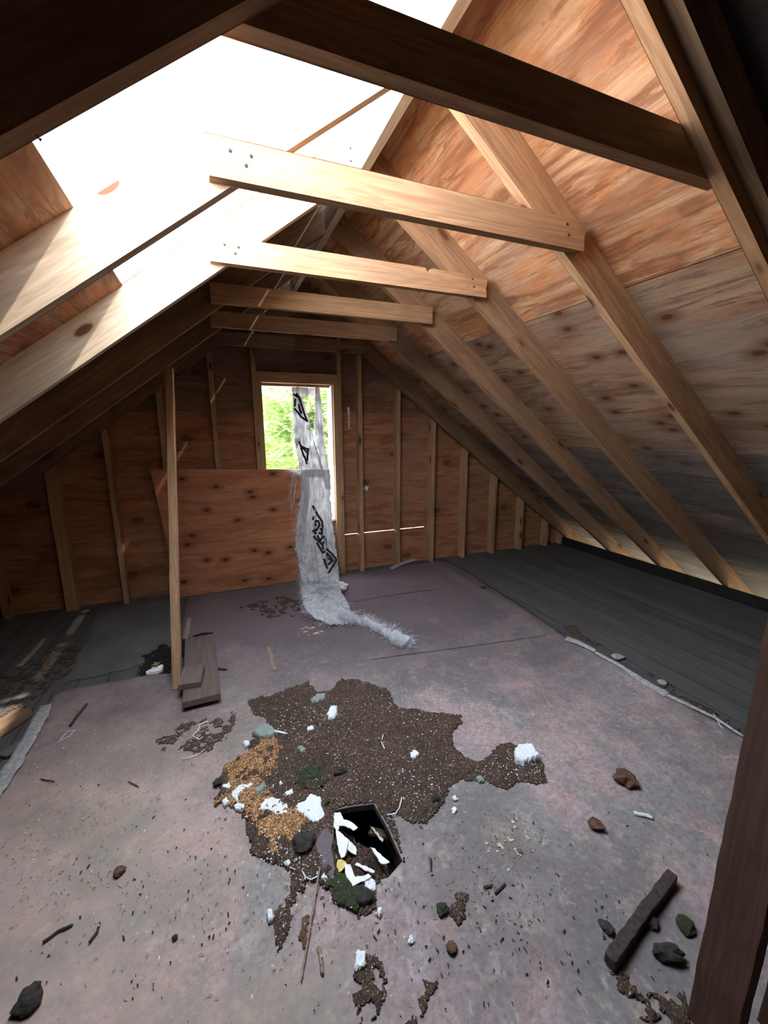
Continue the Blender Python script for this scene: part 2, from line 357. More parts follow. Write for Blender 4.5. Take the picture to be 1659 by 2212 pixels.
# ------------------------------------------------------------------ roof geometry constants
RX, APEX, SL = 0.355, 2.605, 0.755            # ridge x, underside apex of the rafters, slope
DV = .175                                     # vertical depth of a rafter
YR = [-.127, -.761, -1.345, -1.945, -2.581, -3.146]    # near faces of rafters, gable first
YB = [-3.756, -4.366, -4.976, -5.586]                  # rafters behind the camera
YEND = -6.0
def zu(x): return APEX-SL*abs(x-RX)           # rafter underside
def zs(x): return zu(x)+DV                    # sheathing underside
cs_ = 1/math.sqrt(1+SL*SL); sn_ = SL*cs_

# ------------------------------------------------------------------ structure: gable wall, roof sheathing, floor
EXR, EXL = 4.25, -3.55
def xat(z): return (APEX+DV-z)/SL
def wall(name, loop, mat, y0=0.0, th=.014):
    v, f = prism([(x, y0, z) for x, z in loop], (0, th, 0))
    return tag(mk(name, v, f, mat, frame((0, y0, 0), (1, 0, 0), (0, 0, 1))), kind='structure')
def course(z0, z1, notch=None, side=None):
    e = .02
    a = [(RX-xat(z0)-e, z0), (RX-xat(z1)-e, z1)]; b = [(RX+xat(z1)+e, z1), (RX+xat(z0)+e, z0)]
    return a, b
a, b = course(-.30, .392)
wall('wall_back', a+[(.765, .392), (.765, .384), (1.722, .384), (1.722, .392)]+b, M['wallply'])
a, b = course(.3922, 1.608)
wall('wall_back', a+[(.055, 1.608), (.055, .577), (.70, .577), (.70, 1.608)]+b, M['wallply'])
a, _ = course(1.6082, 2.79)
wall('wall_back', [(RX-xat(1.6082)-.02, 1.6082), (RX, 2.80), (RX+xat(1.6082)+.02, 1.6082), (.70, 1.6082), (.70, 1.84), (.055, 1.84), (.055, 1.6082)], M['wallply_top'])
wall('wall_front', [(RX-xat(-.3), -.3), (RX, 2.80), (RX+xat(-.3), -.3)], M['sheath_dark'], YEND-.014)

def sheath(name, side, xa, xb, y0, y1, mat, lift=0.0):
    """roof plywood between horizontal distances xa<xb from the ridge"""
    p = []
    for d in (xa, xb): p.append((RX+side*(d+lift*sn_), y0, APEX+DV-SL*d+lift*cs_))
    p = [p[0], p[1], (p[1][0], y1, p[1][2]), (p[0][0], y1, p[0][2])]
    v, f = prism(p, (side*sn_*.015, 0, cs_*.015))
    return tag(mk(name, v, f, mat, frame(p[0], (0, 1, 0), (side*cs_, 0, -sn_))), kind='structure')
YF = .014
sheath('ceiling', 1, -.004, .972, -3.15, YF, M['sheath1'])
sheath('ceiling', 1, .9765, 1.948, -3.15, YF, M['sheath2'])
sheath('ceiling', 1, 1.9525, 2.922, -3.15, YF, M['sheath3'])
sheath('ceiling', 1, 2.9265, 3.90, -3.15, YF, M['sheath3'])
for qa, qb in ((-.004, .972), (.9765, 1.948), (1.9525, 2.922), (2.9265, 3.90)): sheath('ceiling', 1, qa, qb, YEND, -3.1495, M['sheath_unlit'])  # near bays: unlit darkness put into the plywood colour
HL = 1.010       # the hole reaches this far down the left slope
HY0, HY1 = -3.108, -1.925
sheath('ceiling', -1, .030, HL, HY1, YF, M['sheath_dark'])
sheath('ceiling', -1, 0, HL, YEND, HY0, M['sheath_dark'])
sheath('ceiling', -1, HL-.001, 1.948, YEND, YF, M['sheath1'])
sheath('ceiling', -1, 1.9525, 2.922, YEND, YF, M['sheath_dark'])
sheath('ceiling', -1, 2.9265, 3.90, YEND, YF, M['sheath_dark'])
sheath('ceiling', 1, .01, 3.90, YEND, YF, M['dark'], .0155)
sheath('ceiling', -1, HL, 3.90, YEND, YF, M['dark'], .0155)
# floor deck with the rotted hole
HOLE = [tuple(fl(u, v)[:2]) for u, v in [(722, 1752), (760, 1744), (808, 1738), (840, 1795), (870, 1862), (838, 1898), (765, 1918), (733, 1882), (720, 1810)]]
def sheet_with_hole(name, outer, hole, z, th, mat):
    o = [Vector((x, y, z)) for x, y in outer]; h = [Vector((x, y, z)) for x, y in hole]
    tr = tessellate_polygon([o, h]); pts = o+h; n = len(pts)
    v = pts+[p-Vector((0, 0, th)) for p in pts]; f = [tuple(t) for t in tr]+[tuple(n+i for i in reversed(t)) for t in tr]
    for s, m in ((0, len(o)), (len(o), len(h))): f += [(s+i, s+(i+1) % m, n+s+(i+1) % m, n+s+i) for i in range(m)]
    return mk(name, v, f, mat)
FX0, FX1 = -2.95, 3.64
tag(sheet_with_hole('floor', [(FX0, YEND), (FX1, YEND), (FX1, 0), (FX0, 0)], HOLE, 0, .022, M['strip']), kind='structure')
v, f = prism([(FX0-.2, YEND, -.26), (FX1+.1, YEND, -.26), (FX1+.1, 0, -.26), (FX0-.2, 0, -.26)], (0, 0, -.015))
tag(mk('floor', v, f, M['dark']), kind='structure')
def xbox(x0, x1, y0, y1, z0, z1): return prism([(x0, y0, z0), (x1, y0, z0), (x1, y1, z0), (x0, y1, z0)], (0, 0, z1-z0))
for x0, x1, z0, z1, nm in ((3.655, 3.695, -.24, .088, 'trim_1'), (-3.02, -2.96, -.24, .10, 'trim_2')):
    v, f = xbox(x0, x1, YEND, 0, z0, z1)
    tag(mk(nm, v, f, M['dark'], frame((x0, YEND, z0), (0, 1, 0), (0, 0, 1))), kind='structure')
v, f = xbox(-3.35, -3.33, YEND, 0, -.4, .02); tag(mk('trim_3', v, f, M['dark']), kind='structure')

# ------------------------------------------------------------------ ridge, rafters, ties
def ordn(i): return ['first', 'second', 'third', 'fourth', 'fifth', 'sixth', 'seventh', 'eighth', 'ninth', 'tenth'][i]
v, f = xbox(.336, .374, YEND, 0, 2.590, 2.7655)
o = mk('ridge_board', v, f, M['lumber_pale'], frame((.355, YEND, 2.68), (0, 1, 0), (0, 0, 1))); bevel(o)
tag(o, 'long ridge board running along the roof peak from the gable to overhead', 'ridge board')
def rafter(side, y, lab, mat, end=3.86, cut=None):
    a = .019; e = end
    lp = [(RX+side*a, zs(RX+a)), (RX+side*a, zu(RX+a)), (RX+side*e, zu(RX+e)), (RX+side*e, zs(RX+e))]
    lp = [(x, y, z-.0015) for x, z in lp]; v, f = prism(lp, (0, .038, 0))
    o = mk('rafter', v, f, mat, frame(lp[1], (side*cs_, 0, -sn_), (0, 1, 0))); bevel(o, .0025)
    return tag(o, lab, 'rafter', 'rafters of the right slope' if side > 0 else 'rafters of the left slope')
rl = ['dark rafter of the right slope lying against the gable wall', 'brown right-slope rafter, next one out from the gable wall rafter', 'tan right-slope rafter, third one counted out from the gable wall',
      'right-slope rafter at the right end of the lower bright collar tie', 'tan knotty right-slope rafter behind the right end of the upper bright collar tie', 'nearest right-slope rafter, at the right end of the dark overhead collar tie']
ll = ['shaded left-slope rafter lying against the gable wall', 'shaded left-slope rafter, next one out from the gable wall rafter', 'shaded left-slope rafter just beyond the lower sunlit rafter',
      'lower of two sunlit left-slope rafters, along far edge of the roof hole', 'upper sunlit left-slope rafter crossing the middle of the roof hole', 'dark nearest left-slope rafter along the near edge of the roof hole']
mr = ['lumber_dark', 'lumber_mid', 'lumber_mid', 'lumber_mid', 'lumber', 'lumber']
mlf = ['lumber_dark', 'lumber_dark', 'lumber_dark', 'lumber_pale', 'lumber_pale', 'lumber']  # paler wood where sunlit, darker where shaded: light put into the colour
raf = {}
for i, y in enumerate(YR):
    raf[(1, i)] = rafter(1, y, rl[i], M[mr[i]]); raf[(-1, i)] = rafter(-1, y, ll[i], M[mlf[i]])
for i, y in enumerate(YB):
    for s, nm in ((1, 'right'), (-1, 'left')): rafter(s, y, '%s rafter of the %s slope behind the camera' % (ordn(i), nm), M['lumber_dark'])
# sistered board on the nearest right rafter
lp = [(RX+a_, YR[5]-.0385, zu(RX+a_)+b_) for a_, b_ in ((.25, .175-.004), (.25, .05), (1.75, .045), (1.75, .170))]
v, f = prism(lp, (0, .038, 0)); o = mk('sister_board', v, f, M['lumber_dark'], frame(lp[1], (cs_, 0, -sn_), (0, 1, 0))); bevel(o)
tag(o, 'dark brown board nailed along the near side of the nearest right-slope rafter', 'board')
def nails(par, pts, y):
    for (x, z) in pts:
        v, f = tube([(x, y+.004, z), (x, y-.0015, z), (x+.001, y-.003, z)], [.0045, .0055, .003], 8)
        mk('nail', v, f, M['nail'], Matrix.Translation((x, y, z)), par)
TB, TT = 2.137, 2.236
tl = ['dim collar tie closest to the gable wall, above the window', 'dim grey collar tie, second one out from the gable wall', 'shaded tan collar tie, third one out from the gable wall',
      'lower of two bright collar ties, orange at its right end', 'upper bright collar tie with sunlit left end, over the room', 'dark overhead collar tie, nearest and largest in view']
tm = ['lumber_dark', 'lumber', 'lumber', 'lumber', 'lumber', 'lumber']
for i, y in enumerate(YR):
    y1 = y if i < 5 else YR[5]+.038+.0385           # ties on the near faces, the nearest one on the far face
    y0 = y1-.0385
    xl, xr = -.322, 1.036
    lp = [(xl, y0, TB), (xr, y0, TB), (xr, y0, TT), (xl, y0, TT)]
    if i == 3: lp = [(xl, y0, TB), (xr, y0, TB), (xr, y0, TB+.03), (xr-.008, y0, TB+.045), (xr, y0, TB+.055), (xr, y0, TT), (.705, y0, TT), (.698, y0, TT-.014), (.68, y0, TT-.016), (.672, y0, TT), (xl, y0, TT)]
    v, f = prism(lp, (0, .0385, 0)); o = mk('collar_tie', v, f, M[tm[i]], frame((xl, y0, (TB+TT)/2), (1, 0, 0), (0, 1, 0))); bevel(o, .002)
    tag(o, tl[i], 'collar tie', 'collar ties')
    if i in (3, 4): nails(o, [(xl+.06, TT-.03), (xl+.115, TT-.032), (xl+.10, TT-.058), (xr-.09, TT-.02), (xr-.08, TT-.055)], y0)
# nails showing at ridge joint
o = raf[(-1, 3)]
nails(o, [(RX-.05, zs(RX-.05)-.05), (RX-.05, zs(RX-.05)-.10), (RX-.04, zs(RX-.05)-.14)], YR[3])

v, f = tube([ay(70, 278, -3.116), ay(76, 288, -3.115), ay(84, 299, -3.113), ay(88, 302, -3.113)], [.0012, .0012, .0012, .003], 8)
mk('nail', v, f, M['nail'], Matrix.Translation((-.545, -3.10, 1.925)), raf[(-1, 5)])
# ------------------------------------------------------------------ gable studs
S = .4064
def stud(x0, x1, lab, y0=-.089, y1=0.0, zb=0.0, zt=None, mat='lumber_wall', group='studs of the gable wall', name='wall_stud', cat='stud'):
    t0 = zs(x0)-.004 if zt is None else zt; t1 = zs(x1)-.004 if zt is None else zt
    v, f = prism([(x0, y0, zb), (x1, y0, zb), (x1, y0, t1), (x0, y0, t0)], (0, y1-y0, 0))
    o = mk(name, v, f, M[mat], frame(((x0+x1)/2, (y0+y1)/2, zb), (0, 0, 1), (0, 1, 0))); bevel(o, .002)
    return tag(o, lab, cat, group)
rlab = ['wall stud right beside the window jamb stud', 'second full stud right of the window, beside the small label', 'third stud right of the window, at the right end of light gap',
        'fourth stud right of the window, right of the light gap', 'fifth stud right of the window', 'sixth stud right of the window, under the low rafters', 'seventh stud right of the window, near the low corner']
for i, lb in enumerate(rlab):
    xr = .983+S*i; stud(xr-.038, xr, lb)
stud(3.40-.0+S-.17, 3.438+S-.17, 'shortest stud in the far right low corner', zt=.17)
llab = ['stud left of the window above the leaning plywood panel', 'stud behind the upper part of the leaning pole', 'full-height stud left of the leaning plywood panel', 'wide dark stud with a small sun spot at its foot', 'leftmost stud seen in the dark corner', 'low stud in the dark left corner beyond the frame edge']
for i, lb in enumerate(llab):
    xl = -.3694-S*i; stud(xl, xl+.038, lb, y0=-.089-(.0 if i != 3 else .0))
stud(-1.589+.0385, -1.589+.077, 'second stud doubled against the wide dark stud', mat='lumber_wall')
stud(.017, .055, 'left jamb stud of the window opening', zt=1.86); stud(-.022, .016, 'outer stud left of the window, full height')
stud(.7025, .7405, 'right jamb stud of the window opening', zt=1.86); stud(.742, .780, 'outer stud right of the window, full height')
v, f = xbox(.017, .741, -.089, 0, 1.862, 1.950); o = mk('window_header', v, f, M['lumber_wall'], frame((.017, -.045, 1.9), (1, 0, 0), (0, 1, 0)))
bevel(o, .002); tag(o, 'horizontal wooden header across the top of the window opening', 'header')
# window opening liner, pale as if lit from outdoors
v, f = merge([xbox(.6885, .7015, -.060, .10, .565, 1.855), xbox(.043, .0545, .0145, .10, .565, 1.855), xbox(.043, .7015, .0145, .10, 1.8402, 1.86), xbox(.043, .7015, -.05, .12, .555, .5765)])
tag(mk('window_1', v, f, M['lit_liner']), kind='structure')
# small label tag and torn scrap on the plywood
v, f = prism([(1.020, -.001, .845), (1.055, -.001, .828), (1.072, -.001, .866), (1.037, -.001, .884)], (0, -.0015, 0))
lab = mk('paper_label', v, f, M['paper'], frame((1.02, -.001, .845), (1, 0, 0), (0, 0, 1))); tag(lab, 'small white paper label stapled on the plywood right of the window', 'label')
v, f = merge([prism([(1.030+.010*k, -.0025, .848-.004*k), (1.036+.010*k, -.0025, .845-.004*k), (1.039+.010*k, -.0025, .853-.004*k), (1.033+.010*k, -.0025, .856-.004*k)], (0, -.0006, 0)) for k in range(2)])
mk('printed_lines', v, f, M['black'], frame((1.02, -.001, .845), (1, 0, 0), (0, 0, 1)), lab)
pts = [(.862, 1.66), (.884, 1.665), (.882, 1.60), (.878, 1.55), (.884, 1.50), (.874, 1.45), (.868, 1.52), (.870, 1.58)]
v, f = prism([(x, -.001, z) for x, z in pts], (0, -.002, 0)); tag(mk('paper_scrap', v, f, M['paper'], Matrix.Translation((.87, 0, 1.55))), 'thin torn white paper scrap on the wall right of the window', 'paper scrap')

# loose plywood panel over the lower wall
lp = [(-.870, 1.135), (.440, 1.083), (.440, .0), (-.765, .0)]
v, f = prism([(x, -.107, z) for x, z in lp], (0, .0165, 0)); o = mk('plywood_panel', v, f, M['panel'], frame((-.8, -.107, 0), (1, 0, 0), (0, 0, 1))); bevel(o, .0015)
tag(o, 'large reddish plywood panel standing against the studs below the window', 'plywood panel')

# ------------------------------------------------------------------ outdoors
v, f = xbox(-30, 30, -30, 40, -3.3, -3.2); tag(mk('ground', v, f, M['ground']), kind='structure')
def tree(x, y, zc, rad, n, mat, lab, seed):
    r = random.Random(seed); root = empty('tree', (x, y, -3.2)); tag(root, lab, 'tree', 'trees outside the window')
    v, f = tube([(x, y, -3.2), (x+.1, y+.05, -1.8), (x, y, zc-rad*.3), (x+.1, y, zc+rad*.4)], [.13, .1, .06, .02], 8)
    mk('trunk', v, f, M['leafbark'], Matrix.Translation((x, y, -3.2)), root)
    parts = []
    for k in range(9):
        a_ = r.random()*6.28; e = .2+r.random()*.9; L = rad*(.6+.4*r.random()); s = zc-rad*.5+k*rad*.1
        parts.append(tube([(x, y, s), (x+math.cos(a_)*L*.5, y+math.sin(a_)*L*.5, s+L*.4*e), (x+math.cos(a_)*L, y+math.sin(a_)*L, s+L*.7*e)], [.03, .018, .006], 5))
    v, f = merge(parts); mk('branches', v, f, M['leafbark'], Matrix.Translation((x, y, -3.2)), root)
    V, Fc = [], []
    for k in range(n):
        # pinnate sprays of small leaves
        d = Vector((r.gauss(0, 1), r.gauss(0, 1), r.gauss(0, 1))).normalized()*rad*(r.random()**.45)
        c = Vector((x, y, zc))+d; ax = Vector((r.gauss(0, 1), r.gauss(0, 1), r.gauss(-.2, .5))).normalized(); side = ax.cross(Vector((0, 0, 1))).normalized()
        for q in range(6):
            for sg in (-1, 1):
                b_ = c+ax*q*.05; tip = b_+side*sg*.115+ax*.02+Vector((0, 0, -.02+r.random()*.02)); wv = ax*.026
                m_ = (b_+tip)/2; o_ = len(V); V += [b_, m_+wv, tip, m_-wv]; Fc.append((o_, o_+1, o_+2, o_+3))
    mk('leaves', V, Fc, mat, Matrix.Translation((x, y, -3.2)), root)
tree(1.2, 3.4, 1.5, 1.35, 1500, M['leaf'], 'bright green leafy tree just outside the window', 1)
tree(.6, 6.4, 1.2, 1.55, 1500, M['leaf2'], 'yellow-green tree farther out behind the nearest tree', 2)
tree(3.8, 6.2, 1.4, 1.6, 1500, M['leaf3'], 'deeper green tree at right behind the nearest tree', 3)
tree(2.2, 10.4, 1.2, 2.9, 3400, M['leaf'], 'farthest green tree filling the low background outside', 4)
tree(7.2, 11.5, 1.2, 2.2, 1500, M['leaf3'], 'far green tree at the right edge of the window view', 5)
# ------------------------------------------------------------------ floor coverings
def felt_sheet():
    outer = [(-1.33, -5.9), (1.84, -5.9), (1.868, -4.2), (1.862, -3.5)] + [tuple(fl(u, v)[:2]) for u, v in [(1600, 1590), (1545, 1550), (1440, 1502), (1330, 1436), (1212, 1371), (1150, 1325), (1100, 1292)]]
    outer += [(1.93, -.9), (1.955, -.5), (1.93, -.12), (1.6, -.10), (1.2, -.085), (.60, -.125), (.2, -.13), (-.35, -.14), (-.70, -.13), (-.705, -.6), (-.69, -1.05)]
    outer += [tuple(fl(u, v)[:2]) for u, v in [(405, 1418), (385, 1455), (330, 1462), (250, 1474), (180, 1485), (112, 1502), (104, 1530), (95, 1560)]] + [(-1.325, -1.75), (-1.318, -2.3), (-1.335, -3.0)]
    from mathutils.geometry import delaunay_2d_cdt
    step = .045; gx = np.arange(-1.36, 2.0, step); gy = np.arange(-5.9, -.08, step)
    r = np.random.default_rng(3); X, Y = np.meshgrid(gx, gy, indexing='ij'); X = X+(r.random(X.shape)-.5)*.02; Y = Y+(r.random(Y.shape)-.5)*.02
    ok = (sdpoly(X, Y, outer) > .012) & (sdpoly(X, Y, HOLE) < -.012)
    n1 = len(outer); n2 = len(HOLE)
    pts = [Vector(p) for p in outer]+[Vector(p) for p in HOLE]+[Vector((a_, b_)) for a_, b_ in zip(X[ok], Y[ok])]
    ed = [(i, (i+1) % n1) for i in range(n1)]+[(n1+i, n1+(i+1) % n2) for i in range(n2)]
    vv, _, ff, _, _, _ = delaunay_2d_cdt(pts, ed, [], 0, 1e-6)
    px = np.array([p.x for p in vv]); py = np.array([p.y for p in vv])
    fx = [f_ for f_ in ff]
    cx = np.array([px[list(f_)].mean() for f_ in fx]); cy = np.array([py[list(f_)].mean() for f_ in fx])
    keep = (sdpoly(cx, cy, outer) > 0) & (sdpoly(cx, cy, HOLE) < 0)
    hz = .003+np.maximum(0, .004*fbm(px*2.5, py*1.3)+.0045*fbm(px*9, py*5))
    dR = np.abs(px-1.86); hz = hz+.018*np.exp(-((px-1.80)/.05)**2)*(py > -3.4)*(px > 1.6)
    hz = hz+.022*np.exp(-((py+1.42)/.05)**2)*(px < -.7)
    dh = -sdpoly(px, py, HOLE); hz = np.where(dh < .03, hz*.6+.002, hz)
    n = len(vv); V = [(a_, b_, c_) for a_, b_, c_ in zip(px, py, hz)]+[(a_, b_, 0.0005) for a_, b_ in zip(px, py)]
    F_ = []; ec = set()
    for k, f_ in enumerate(fx):
        if not keep[k]: continue
        F_.append(tuple(f_))
        for a_, b_ in zip(f_, list(f_[1:])+[f_[0]]): ec.add((a_, b_))
    for (a_, b_) in list(ec):
        if (b_, a_) not in ec: F_.append((b_, a_, a_+n, b_+n))
    o = mk('felt_sheet', V, F_, M['felt'], smooth=True); return o
felt = felt_sheet()
tag(felt, 'large reddish-purple felt sheet covering the middle of the floor', 'floor felt')
# overlapping seam lines of the felt
for pts, w0 in (([(800, 1424), (900, 1410), (1040, 1392), (1205, 1368)], .004), ([(760, 1300), (860, 1283), (960, 1270)], .003)):
    P = [fl(u, v, .0075) for u, v in pts]; v, f = tube(P, w0, 5); mk('seam', v, f, M['felt'], None, felt)
# curled pale lip along the right edge
def strip(name, pts, wid, mat, z0=.012, th=.003, jag=.2, seed=0, parent=None, curl=.0, close=False):
    r = random.Random(seed); P = [np.array(p, float) for p in pts]
    Q = []
    for i in range(len(P)-1):
        L = np.linalg.norm(P[i+1]-P[i]); k = max(2, int(L/.012))
        for j in range(k): Q.append(P[i]+(P[i+1]-P[i])*j/k)
    Q.append(P[-1]); V, F_ = [], []; n = len(Q)
    for i, q in enumerate(Q):
        t_ = Q[min(i+1, n-1)]-Q[max(i-1, 0)]; nrm = np.array([-t_[1], t_[0], 0]); nrm /= (np.linalg.norm(nrm)+1e-9)
        s = i/(n-1); ww = (wid(s) if callable(wid) else wid)*(1-jag/2+jag*(float(fbm(np.array(i*.35+seed*7), np.array(seed*1.3), 3))+.5))
        for k in range(5):
            u = k/4-.5; zz = q[2]+curl*(u+.5)**2+.0015*r.random()
            V.append((q[0]+nrm[0]*u*ww, q[1]+nrm[1]*u*ww, zz))
        for k in range(5): V.append((V[-5][0], V[-5][1], V[-5][2]-th) if False else (V[i*10+k][0], V[i*10+k][1], V[i*10+k][2]-th))
    for i in range(n-1):
        a_ = i*10; b_ = a_+10
        for k in range(4): F_.append((a_+k, a_+k+1, b_+k+1, b_+k)); F_.append((a_+5+k, b_+5+k, b_+6+k, a_+6+k))
        F_.append((a_, b_, b_+5, a_+5)); F_.append((a_+4, a_+9, b_+9, b_+4))
    F_.append((0, 5, 6, 7, 8, 9, 4, 3, 2, 1)); a_ = (n-1)*10; F_.append((a_, a_+1, a_+2, a_+3, a_+4, a_+9, a_+8, a_+7, a_+6, a_+5))
    return mk(name, V, F_, mat, Matrix.Translation([float(x) for x in P[0]]) if parent is None else Matrix.Translation([float(x) for x in P[0]]), parent, smooth=True)
M['liptrim'] = flat('torn_pale_felt_backing', (.36, .34, .32), .9, 60, .3, .6)
lip1 = strip('curled_edge', [fl(u, v, .026) for u, v in [(1222, 1380), (1250, 1390), (1285, 1408)]], lambda s: .035*(1.15-s*.7), M['liptrim'], seed=2, curl=.014, parent=felt, jag=.5); lip1['label'] = 'pale torn curled-up edge'
lip2 = strip('curled_edge', [fl(u, v, .024) for u, v in [(1285, 1410), (1340, 1440), (1400, 1480), (1440, 1502)]], lambda s: .012+.045*max(0, s-.25), M['liptrim'], seed=4, curl=.012, parent=felt, jag=.4); lip2['label'] = 'pale torn curled-up edge'
lip3 = strip('curled_edge', [fl(u, v, .022) for u, v in [(1440, 1502), (1500, 1530), (1545, 1552), (1605, 1592)]], lambda s: .016*(1-s)+.003, M['liptrim'], seed=6, curl=.008, parent=felt, jag=.3); lip3['label'] = 'pale torn curled-up edge'
# charcoal felt piece at left
pp = [fl(u, v) for u, v in [(135, 1480), (215, 1318), (300, 1308), (352, 1300)]]
gp = [(p[0], p[1]) for p in pp]+[(-.73, -.16), (-.715, -.6), (-.70, -1.0), (-.86, -1.22), (-1.1, -1.285)]
o = patch('felt_patch', gp, M['greyfelt'], cell=.02, h=.004, edge=.015, efreq=8, ramp=.03, rough=.004, rfreq=6, base=.004, seed=3, world=True)
tag(o, 'rectangular charcoal felt piece on the floor left of the leaning pole', 'felt piece')

# ------------------------------------------------------------------ post, pole, loose boards
MM = frame((.645, -3.606, 0), (0.02, 0, 1), (0, 1, 0))
o = boxm('post', MM, 2.36, .095, .040, M['post'], rough=.003, nseg=40, seed=5); tag(o, 'rough dark brown upright post close by at the right edge', 'post')
MM = frame((.80, -3.66, 0), (0.02, 0, 1), (0, 1, 0))
o = boxm('post', MM, 2.2, .06, .040, M['post'], rough=.004, nseg=20, seed=6); tag(o, 'second dark upright just behind the rough post, at the corner', 'post')
pb = fl(383, 1488); pt = np.array([-.607, -.72, 1.86]); d = pt-pb; L = float(np.linalg.norm(d))
MM = frame(pb, d, (1, -.3, 0)); o = boxm('leaning_pole', MM, L, .046, .032, M['lumber_wall'], rough=.003, nseg=16, seed=9); bevel(o, .002)
tag(o, 'thin wooden pole leaning from the floor up to the left rafters', 'pole')
def floorboard(name, a, b, wid, th, mat, lab, cat, z=0.006, seed=0, rough=.001):
    A = np.array([*a[:2], z+th/2]); B = np.array([*b[:2], z+th/2]); d = B-A
    MM = frame(A, d, (-d[1], d[0], 0)); o = boxm(name, MM, float(np.linalg.norm(d)), wid, th, mat, rough=rough, nseg=8, seed=seed); bevel(o, .002); return tag(o, lab, cat)
a_ = (fl(395, 1550)+fl(480, 1530))/2; b_ = (fl(405, 1400)+fl(460, 1385))/2
MMb = frame((a_[0]-.0, a_[1]+.03, .05), (b_[0]-a_[0], b_[1]-a_[1], -.012), (-(b_[1]-a_[1]), b_[0]-a_[0], 0)); o = boxm('loose_board', MMb, .76, .185, .034, M['board'], rough=.001, nseg=4, seed=2); bevel(o, .002)
tag(o, 'wide grey weathered board lying on the floor beside the pole foot', 'board')
A0 = fl(416, 1478, .085); MMb = frame((A0[0]-.015, A0[1]-.01, .083), (.1, 1, 0.02), (-1, .1, 0)); o = boxm('wood_block', MMb, .17, .115, .034, M['board'], rough=.001, nseg=1, seed=3); bevel(o, .002)
tag(o, 'short grey wood block on top of the weathered board by the pole', 'wood block')
# items in dark left part
o = strip('pale_batten', [fl(u, v, .02) for u, v in [(100, 1522), (68, 1585), (35, 1640), (0, 1695), (-60, 1790)]], .062, M['liptrim'], seed=12, jag=.35); tag(o, 'long pale weathered batten along the left edge of the felt', 'batten')
o = strip('sun_sliver', [fl(u, v, .012) for u, v in [(96, 1379), (70, 1410), (40, 1440)]], .032, M['bark_pale'], seed=13, jag=.3); tag(o, 'short pale strip as a sliver of sunlight on the dark floor near the left wall', 'lath')  # added pale strip in place of a sunlit sliver on the floor
floorboard('lumber_offcut', fl(58, 1546), fl(-40, 1610), .085, .038, M['lumber_dark'], 'brown lumber offcut at the left frame edge on the dark floor', 'offcut', seed=4)
floorboard('lumber_offcut', fl(45, 1610), fl(5, 1640), .05, .012, M['board'], 'small grey wood piece beside the pale batten at left', 'offcut', seed=5)
floorboard('lath_strip', fl(580, 1400), fl(594, 1450), .024, .003, M['bark_pale'], 'thin pinkish lath strip flat on the felt behind the soil', 'lath', z=.008, seed=8)
o = strip('torn_flap', [fl(u, v, .016) for u, v in [(844, 1231), (868, 1219), (905, 1207)]], .03, M['liptrim'], seed=15, jag=.5, curl=.02); tag(o, 'small pale torn flap on the floor below the wall light gap', 'torn flap')
o = strip('felt_scrap', [fl(u, v, .015) for u, v in [(418, 1380), (438, 1374), (460, 1373)]], .02, M['dark'], seed=16, jag=.5, curl=.02); tag(o, 'curled black felt scrap behind the grey weathered board', 'felt scrap')
o = strip('lath_strip', [fl(u, v, .016) for u, v in [(408, 1335), (404, 1360), (400, 1380)]], .04, M['bark_pale'], seed=17, jag=.2); tag(o, 'short pale lath behind the pole near the torn felt', 'lath')
o = patch('torn_paper', [(315, 1462), (330, 1449), (352, 1444), (352, 1454), (335, 1461)], M['paper'], cell=.004, h=.006, edge=.012, efreq=60, ramp=.01, base=.024, seed=4, zb=.004)
tag(o, 'small torn white paper at the left felt edge near the seedling', 'paper scrap')
def seedling():
    p = fl(337, 1447, 0.01); root = empty('seedling', p); tag(root, 'tiny green seedling sprouting from the dark floor left of the pole', 'seedling')
    v, f = tube([p, p+np.array([.002, 0, .02]), p+np.array([.004, .002, .035])], [.002, .0015, .001], 6); mk('stem', v, f, M['leaf'], Matrix.Translation([float(x) for x in p]), root)
    t_ = p+np.array([.004, .002, .035])
    for k in range(4):
        a_ = k*1.57+.4; d = np.array([math.cos(a_), math.sin(a_), .25]); s = np.array([-math.sin(a_), math.cos(a_), 0])
        V = [t_, t_+d*.012+s*.009, t_+d*.028, t_+d*.012-s*.009]; V += [x+np.array([0, 0, -.0008]) for x in V]
        mk('leaf', V, [(0, 1, 2, 3), (7, 6, 5, 4), (0, 4, 5, 1), (1, 5, 6, 2), (2, 6, 7, 3), (3, 7, 4, 0)], M['leaf'], Matrix.Translation([float(x) for x in p]), root)
seedling()

# ------------------------------------------------------------------ soil, rot, moss
HX = HOLE
soil = patch('rotted_debris', [(530, 1515), (590, 1500), (640, 1478), (665, 1472), (690, 1492), (712, 1492), (735, 1468), (775, 1470), (830, 1490), (868, 1532), (940, 1540), (1000, 1548), (1003, 1565), (985, 1592), (985, 1622), (1010, 1640),
        (1060, 1655), (1050, 1640), (1068, 1612), (1110, 1612), (1165, 1628), (1178, 1668), (1172, 1692), (1120, 1700), (1075, 1705), (1040, 1690), (1000, 1690), (965, 1705), (958, 1745), (928, 1790), (900, 1790), (868, 1775), (850, 1760), (860, 1840), (868, 1868), (840, 1900),
        (800, 1915), (812, 1970), (770, 1985), (720, 1968), (690, 1930), (665, 1915), (640, 1960), (612, 1975), (618, 1930), (605, 1880), (570, 1855), (530, 1852), (535, 1790), (500, 1740), (455, 1745), (470, 1700), (490, 1650), (478, 1645), (492, 1638), (520, 1640), (545, 1600), (580, 1590), (572, 1560)],
        M['soil'], cell=.0065, h=.012, edge=.028, efreq=14, ramp=.035, rough=.009, rfreq=34, base=.006, seed=1, avoid=HX)
tag(soil, 'wide dark brown patch of rotted crumbly debris around the floor hole', 'debris', kind='stuff')
